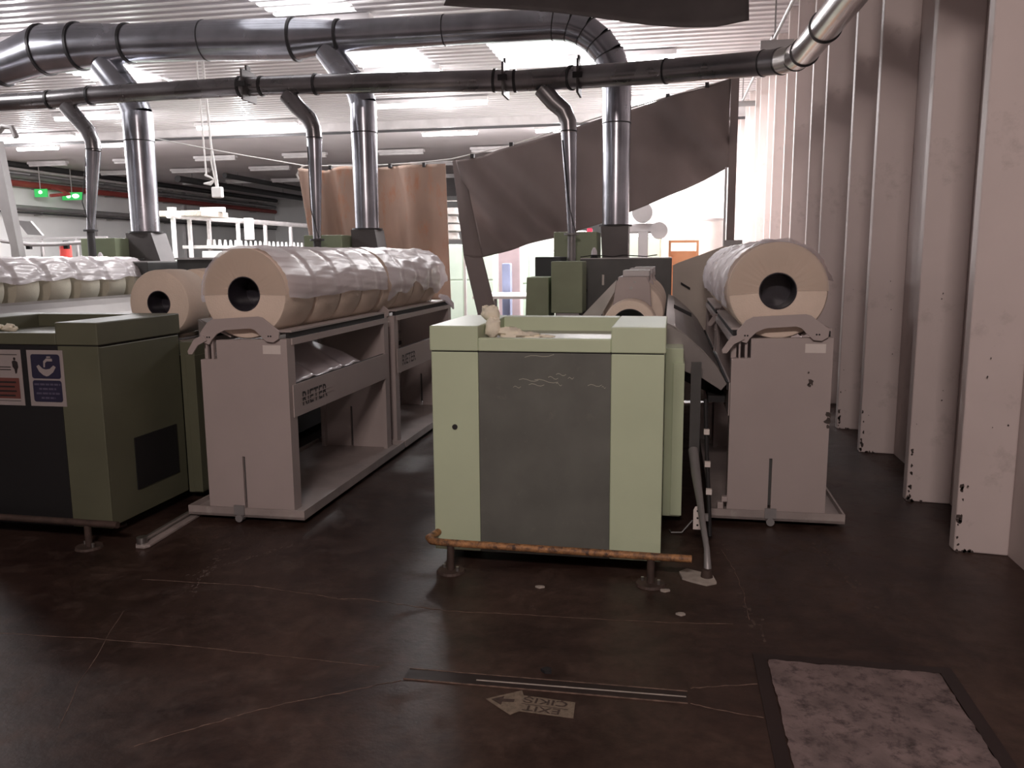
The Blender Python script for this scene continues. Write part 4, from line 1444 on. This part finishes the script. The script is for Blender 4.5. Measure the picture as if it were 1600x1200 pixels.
# thin pipes across the ribbed ceiling behind the tarpaulin
m = MB()
m.tube([(-2.2, 10.6, 4.82), (1.5, 10.9, 4.80)], 0.02, 8)
tag(m.build('ceiling_pipe', 'pipe_grey', smooth=True), 'thin grey pipe crossing below the ceiling behind the tarpaulin', 'pipe')
m = MB()
m.tube([(-1.5, 12.0, 4.9), (0.1, 12.0, 4.87)], 0.018, 8)
tag(m.build('ceiling_pipe', 'pipe_dark', smooth=True), 'short dark pipe under the ceiling right of the duct elbow', 'pipe')

# ================================================================== FAR HALL
# pipe bundle along the left wall
def wpipe(name, z, r, matn, label, x=-22.7, y0=14, y1=45.5, wall=True):
    t = thing(name, (x, (y0 + y1) / 2, z), label, 'pipe')
    MB().tube([(x, y0, z), (x, y1, z)], r, 12).build('pipe_run', matn, t, smooth=True)
    y = y0 + 1
    while y < y1:
        if wall:
            MB().box(XL + 0.001, x + r, y, y + 0.05, z - r - 0.03, z - r).build('bracket', 'pipe_grey', t)
        else:
            MB().box(x - 0.01, x + 0.01, y, y + 0.02, z + r, CZ).build('hanger', 'pipe_grey', t)
        y += 4.0
    return t


red_run = wpipe('wall_pipe', 4.30, 0.11, 'red_pipe', 'dull red pipe along the far left wall above the exit signs')
wpipe('wall_pipe', 4.55, 0.09, 'pipe_grey', 'light grey pipe right above the red pipe on the left wall')
wpipe('wall_pipe', 4.76, 0.05, 'beam', 'thin pale pipe above the grey pipe on the left wall', x=-22.5)
wpipe('cable_tray', 4.93, 0.10, 'pipe_dark', 'dark cable tray along the top of the left wall', x=-22.6)
wpipe('wall_pipe', 3.46, 0.10, 'pipe_grey', 'grey pipe along the left wall below the exit signs')
wpipe('wall_pipe', 3.30, 0.035, 'pipe_dark', 'thin dark pipe under the lower grey wall pipe')
# dark ducts crossing deeper in the hall
for (x, z, r, lb) in ((-19.0, 4.72, 0.13, 'outer dark duct running away under the far ceiling'), (-17.0, 4.80, 0.10, 'inner dark duct running away under the far ceiling')):
    wpipe('far_duct', z, r, 'pipe_dark', lb, x=x, y0=30, y1=45, wall=False)

# exit signs
for i, (yy, lb) in enumerate(((26.6, 'small green glowing exit sign at far left, left one of the two'), (28.2, 'wider green glowing exit sign at far left, right one of the two'))):
    t = thing('exit_sign', (-22.2, yy, 3.9), lb, 'exit sign')
    w_ = 0.5 if i == 0 else 0.85
    x = -22.3
    MB().box(x - w_ / 2, x + w_ / 2, yy, yy + 0.06, 3.86, 4.14).build('case', 'exit_green', t)
    m = MB()
    if i:
        lumpy(m, (x - 0.14, yy - 0.005, 4.0), 0.07, 3, (1.4, .08, 1), rough=0.1)
        lumpy(m, (x + 0.16, yy - 0.005, 4.0), 0.08, 4, (1.9, .08, 1), rough=0.1)
    else:
        lumpy(m, (x, yy - 0.005, 4.03), 0.06, 5, (1.4, .08, 1), rough=0.1)
    m.build('pictogram', 'exit_glow', t)
    MB().box(x - 0.01, x + 0.01, yy, yy + .02, 4.14, CZ).build('hanger', 'pale_grey', t)
m = MB()
m.tube([(-22.7, 27.6, 4.28), (-22.2, 27.4, 4.2), (-21.7, 27.3, 4.0), (-21.9, 26.6, 3.9)], 0.06, 8)
m.build('branch', 'red_pipe', red_run, smooth=True)

# creel frame with posts, at the left middle distance
t = thing('creel_frame', (-12, 21, 0), 'pale creel frame with long top rail and thin posts, left middle distance', 'creel')
MB().tube([(-12, 18.45, 2.66), (-12, 30, 2.70)], 0.07, 10).build('top_rail', 'beam', t, smooth=True)
for yy in (18.6, 19.3, 20.2, 21.7, 23.3, 25.0, 27.5):
    MB().box(-12.04, -11.96, yy, yy + 0.08, 0, 2.62).build('post', 'beam', t)
MB().box(-12.4, -11.6, 19.6, 30, 1.88, 1.96).build('lower_rail', 'white_paint', t)
m = MB()
for k in range(34):
    yy = 20.0 + k * 0.28
    m.cyl((-11.9, yy, 1.96), (-11.9, yy, 2.12), 0.05, 0.03, 8)
m.build('bobbin', 'white_paint', t, kind='stuff')
MB().box(-12.6, -11.4, 18.9, 20.2, 2.66, 2.80).build('motor_box', 'plaster', t, bevel=0.02)
MB().box(-11.9, -11.3, 19.7, 19.9, 2.80, 2.92).build('lamp_bar', 'white_paint', t)
MB().box(-12.05, -11.9, 18.5, 18.65, 2.66, 2.86).build('bracket', 'white_paint', t)
MB().box(-11.9, -11.7, 21.9, 22.1, 2.15, 2.75).build('hanging_arm', 'white_paint', t)
m = MB()
m.prism([(-12.9, 0.0), (-12.9, 2.0), (-12.5, 1.95), (-12.0, 1.70), (-11.6, 1.62), (-11.6, 0.0)], 'y', 16.8, 18.3)
m2 = tag(m.build('pale_cover', 'pale_mint', bevel=0.02), 'pale sloping machine cover right of the left vertical duct', 'machine cover')
for i, (x0, x1, y0, y1, h, matn, lb) in enumerate((
        (-11.2, -9.4, 18.5, 19.8, 1.80, 'white_paint', 'white cabinet below the creel frame, in front of its lower rail'),
        (-9.2, -6.0, 21.5, 23.0, 1.85, 'white_paint', 'long white cabinet behind the left rolls, under the bobbin rail'),
        (-13.8, -12.2, 13.5, 14.6, 1.55, 'white_paint', 'white cabinet at the far left behind the white covered rolls'))):
    t = thing('white_cabinet', ((x0 + x1) / 2, y0, 0), lb, 'cabinet')
    MB().box(x0, x1, y0, y1, 0, h).build('body', matn, t, bevel=0.02)
    nd = int((x1 - x0) / 0.8) + 1
    for k in range(nd):
        a = x0 + (x1 - x0) * k / nd + 0.02
        b = x0 + (x1 - x0) * (k + 1) / nd - 0.02
        d = MB().box(a, b, y0 - 0.02, y0, 0.1, h - 0.15).build('door', matn, t, bevel=0.006)
        MB().box(b - 0.08, b - 0.05, y0 - 0.04, y0 - 0.02, h * 0.5, h * 0.5 + 0.15).build('handle', 'pipe_dark', d)
# little warm lamp and white shade near the creel
t = thing('task_lamp', (-9.6, 17.0, 0), 'small warm yellow lamp glowing right of the left vertical duct', 'lamp')
MB().cyl((-9.98, 15.0, 0), (-9.98, 15.0, 1.85), 0.02, n=8).build('stand', 'pipe_grey', t)
m = MB()
lumpy(m, (-9.98, 15.0, 1.90), 0.05, 1, (1, 1, 1), rough=0.0)
m.build('bulb', 'yellow_lamp', t, smooth=True)
# drafting frame stand with display and bottles, far left
t = thing('sliver_frame', (-11, 13, 0), 'low white machine frame with bars and a tilted dark display, far left', 'machine')
MB().prism([(-11.42, 2.31), (-11.14, 2.29), (-10.92, 2.04), (-11.22, 2.06)], 'y', 12.98, 13.03).build('display', 'pipe_grey', t)
MB().box(-11.55, -9.6, 12.9, 12.95, 1.98, 2.01).build('upper_bar', 'pale_grey', t)
MB().tube([(-11.6, 12.8, 1.95), (-11.0, 12.8, 1.88), (-10.5, 12.8, 1.88), (-9.9, 12.8, 1.91), (-9.6, 12.8, 1.9)], 0.035, 8).build('lower_bar', 'pale_grey', t, smooth=True)
for x in (-11.5, -10.9, -10.2, -9.7):
    MB().box(x - .02, x + .02, 12.9, 12.94, 0, 1.98).build('post', 'pale_grey', t)
MB().box(-11.6, -9.5, 13.1, 13.7, 0, 1.62).build('body', 'white_paint', t, bevel=0.02)
for x in (-11.1, -10.35):
    MB().box(x - .04, x + .04, 12.82, 12.88, 1.80, 1.9).build('black_clamp', 'dark', t)
for i, x in enumerate((-10.74, -10.28)):
    t = thing('fire_extinguisher', (x, 13.3, 1.62), 'red extinguisher behind the white rolls, %s' % ('left one with wide body' if i == 0 else 'right narrow one'), 'extinguisher')
    m = MB().tube([(x, 13.3, 1.62), (x, 13.3, 1.86), (x, 13.3, 1.92)], [0.10 - .03 * i, 0.10 - .03 * i, 0.03], 14)
    m.build('cylinder', 'red', t, smooth=True)
    MB().box(x - 0.03, x + 0.06, 13.28, 13.32, 1.92, 1.95).build('valve', 'dark', t)

# pale leaning post at the left edge
t = thing('white_post', (-7.95, 9.0, 0), 'pale post leaning at the left picture edge behind the rolls', 'post')
m = MB()
m.add([(-8.30, 9.0, 3.05), (-8.08, 9.0, 3.05), (-7.90, 9.0, 1.5), (-7.98, 9.0, 1.5), (-8.30, 9.1, 3.05), (-8.08, 9.1, 3.05), (-7.90, 9.1, 1.5), (-7.98, 9.1, 1.5)],
      [(0, 1, 2, 3), (4, 7, 6, 5), (0, 4, 5, 1), (1, 5, 6, 2), (2, 6, 7, 3), (3, 7, 4, 0)])
m.build('upper_arm', 'pale_grey', t)
MB().box(-7.98, -7.90, 9.0, 9.1, 0, 1.5).build('lower_arm', 'pale_grey', t)
MB().tube([(-8.2, 9.05, 3.05), (-8.02, 9.05, 3.22), (-7.9, 9.05, 3.2), (-7.85, 9.05, 3.08)], 0.035, 10).build('hook', 'pale_grey', t, smooth=True)

# hanging cord with socket
t = thing('hanging_socket', (-7.62, 13, 2.62), 'white cords with a socket box hanging from the ceiling', 'socket')
m = MB()
m.tube([(-7.75, 13, 5.0), (-7.72, 13, 3.9), (-7.70, 13, 3.0)], 0.014, 6)
m.tube([(-7.66, 13, 5.0), (-7.60, 13, 3.7), (-7.57, 13, 3.4), (-7.60, 13, 3.25), (-7.53, 13, 2.8)], 0.012, 6)
m.tube([(-7.64, 13, 5.0), (-7.58, 13, 3.5), (-7.53, 13, 3.1), (-7.50, 13, 2.8)], 0.018, 6)
m.build('cord', 'rope', t, smooth=True)
m = MB()
m.tube([(-7.72, 13, 3.0), (-7.62, 12.98, 2.96), (-7.56, 13, 2.92), (-7.64, 13.02, 2.88), (-7.74, 13, 2.86), (-7.62, 12.98, 2.84), (-7.56, 13, 2.9)], 0.02, 6)
m.build('cord_loop', 'rope', t, smooth=True)
MB().box(-7.60, -7.42, 12.95, 13.05, 2.62, 2.80).build('socket_box', 'white_paint', t, bevel=0.02)

# far machines seen between and under the curtains
def far_machine(x0, x1, y0, y1, h, matn, label, panels=3):
    t = thing('pale_machine', ((x0 + x1) / 2, y0, 0), label, 'machine')
    MB().box(x0, x1, y0, y1, 0, h).build('body', matn, t, bevel=0.02)
    for k in range(panels):
        a = x0 + (x1 - x0) * k / panels + 0.015
        b = x0 + (x1 - x0) * (k + 1) / panels - 0.015
        MB().box(a, b, y0 - 0.015, y0, 0.12, h * 0.62).build('lower_panel', matn, t, bevel=0.005)
        MB().box(a, b, y0 - 0.015, y0, h * 0.64, h - 0.05).build('upper_panel', matn, t, bevel=0.005)
    return t


far_machine(-4.55, -3.35, 15.6, 17.0, 1.85, 'pale_mint', 'pale mint machine between the two curtains', 2)
far_machine(-3.25, -2.35, 16.4, 17.6, 1.70, 'pale_mint', 'pale mint cabinet just left of the green gear covers', 2)
far_machine(-1.3, -0.2, 15.2, 16.4, 1.95, 'pale_mint', 'pale mint machine right of the right vertical duct', 3)
far_machine(-4.7, -2.0, 19.5, 20.6, 2.2, 'white_paint', 'tall white machine glimpsed far behind between the curtains', 4)
far_machine(-0.2, 1.3, 18.5, 19.5, 2.25, 'white_paint', 'tall white machine at the far right below the lifted curtain', 3)
t = thing('white_drum', (0.66, 15.4, 0), 'tall white cylinder at the far right under the curtain hem', 'drum')
MB().cyl((0.66, 15.6, 0), (0.66, 15.6, 2.22), 0.26, n=32).build('drum_body', 'white_paint', t, smooth=True)
MB().cyl((0.66, 15.6, 2.22), (0.66, 15.6, 2.26), 0.265, n=32).build('drum_lid', 'pale_grey', t, smooth=True)
t = thing('orange_cart', (0.2, 14.5, 0), 'orange framed cart right of the vertical duct, beyond the dark box', 'cart')
m = MB()
m.box(-0.06, -0.02, 14.4, 14.44, 0, 1.86).box(0.40, 0.44, 14.4, 14.44, 0, 1.86).box(-0.02, 0.40, 14.4, 14.44, 1.82, 1.86)
m.build('frame', 'orange', t)
MB().box(-0.04, 0.42, 14.45, 15.0, 0.2, 1.68).build('bin', 'orange', t)
t = thing('grey_suction_unit', (-0.45, 14.2, 0), 'grey pipework unit seen right of the vertical duct under the curtain', 'machine')
MB().box(-0.56, -0.40, 14.1, 14.3, 0, 2.0).build('column', 'pale_grey', t)
MB().cyl((-0.5, 14.1, 2.32), (-0.5, 14.4, 2.32), 0.17, n=20).build('drum', 'pale_grey', t, smooth=True)
MB().box(-0.80, -0.15, 14.15, 14.35, 1.98, 2.14).build('manifold', 'pale_grey', t, bevel=0.03)
MB().cyl((-0.22, 14.1, 2.02), (-0.22, 14.35, 2.02), 0.14, n=20).build('fan', 'pale_grey', t, smooth=True)
# reddish and blue goods under the curtain
m = MB().box(-2.80, -2.66, 13.7, 13.9, 0, 1.50)
tag(m.build('blue_bin', 'blue', bevel=0.02), 'small blue bin glimpsed left of the green gear covers', 'bin')
mat('pinkish', (0.75, 0.60, 0.62), rough=0.7)
m = MB().box(-3.05, -2.65, 14.6, 14.9, 0, 1.95)
tag(m.build('pink_panel', 'pinkish', bevel=0.02), 'pinkish panel behind the small blue bin', 'panel')
for i, (x, z) in enumerate(((-3.55, 1.95), (-3.51, 2.08), (-3.56, 2.21), (-3.50, 2.34))):
    m = MB().cyl((x, 13.2, z - 0.05), (x, 13.2, z + 0.05), 0.16, 0.14, 20)
    t = m.build('stacked_bowl', 'white_paint', smooth=True)
    tag(t, 'white round tray in the narrow gap between the curtains, %s of its stack' % ('lowest', 'second', 'third', 'topmost')[i], 'tray', 'trays between the curtains')
t = thing('tray_rack', (-3.53, 13.2, 0), 'thin white rack standing in the gap between the curtains', 'rack')
MB().box(-3.77, -3.73, 13.18, 13.22, 0, 2.9).build('post', 'white_paint', t)
MB().box(-3.33, -3.29, 13.18, 13.22, 0, 2.9).build('post', 'white_paint', t)
for z in (1.885, 2.015, 2.145, 2.275, 2.5):
    MB().box(-3.73, -3.33, 13.17, 13.23, z, z + 0.01).build('shelf', 'white_paint', t)
# white loose sheets behind the middle machine
t = thing('white_table', (-2.3, 12.5, 0), 'white table top behind the middle machine, below the curtain hem', 'table')
MB().box(-2.95, -1.6, 12.2, 13.6, 0.98, 1.02).build('table_top', 'white_paint', t)
for (x, yy) in ((-2.9, 12.3), (-1.7, 12.3), (-2.9, 13.5), (-1.7, 13.5)):
    MB().box(x, x + .05, yy, yy + .05, 0, 0.98).build('leg', 'pipe_grey', t)
m = MB()
lumpy(m, (-1.95, 12.5, 1.05), 0.12, 17, (1.3, 0.6, 0.45))
tag(m.build('cloth_bundle', 'pale_grey', smooth=True), 'small grey bundle lying on the white table', 'cloth')
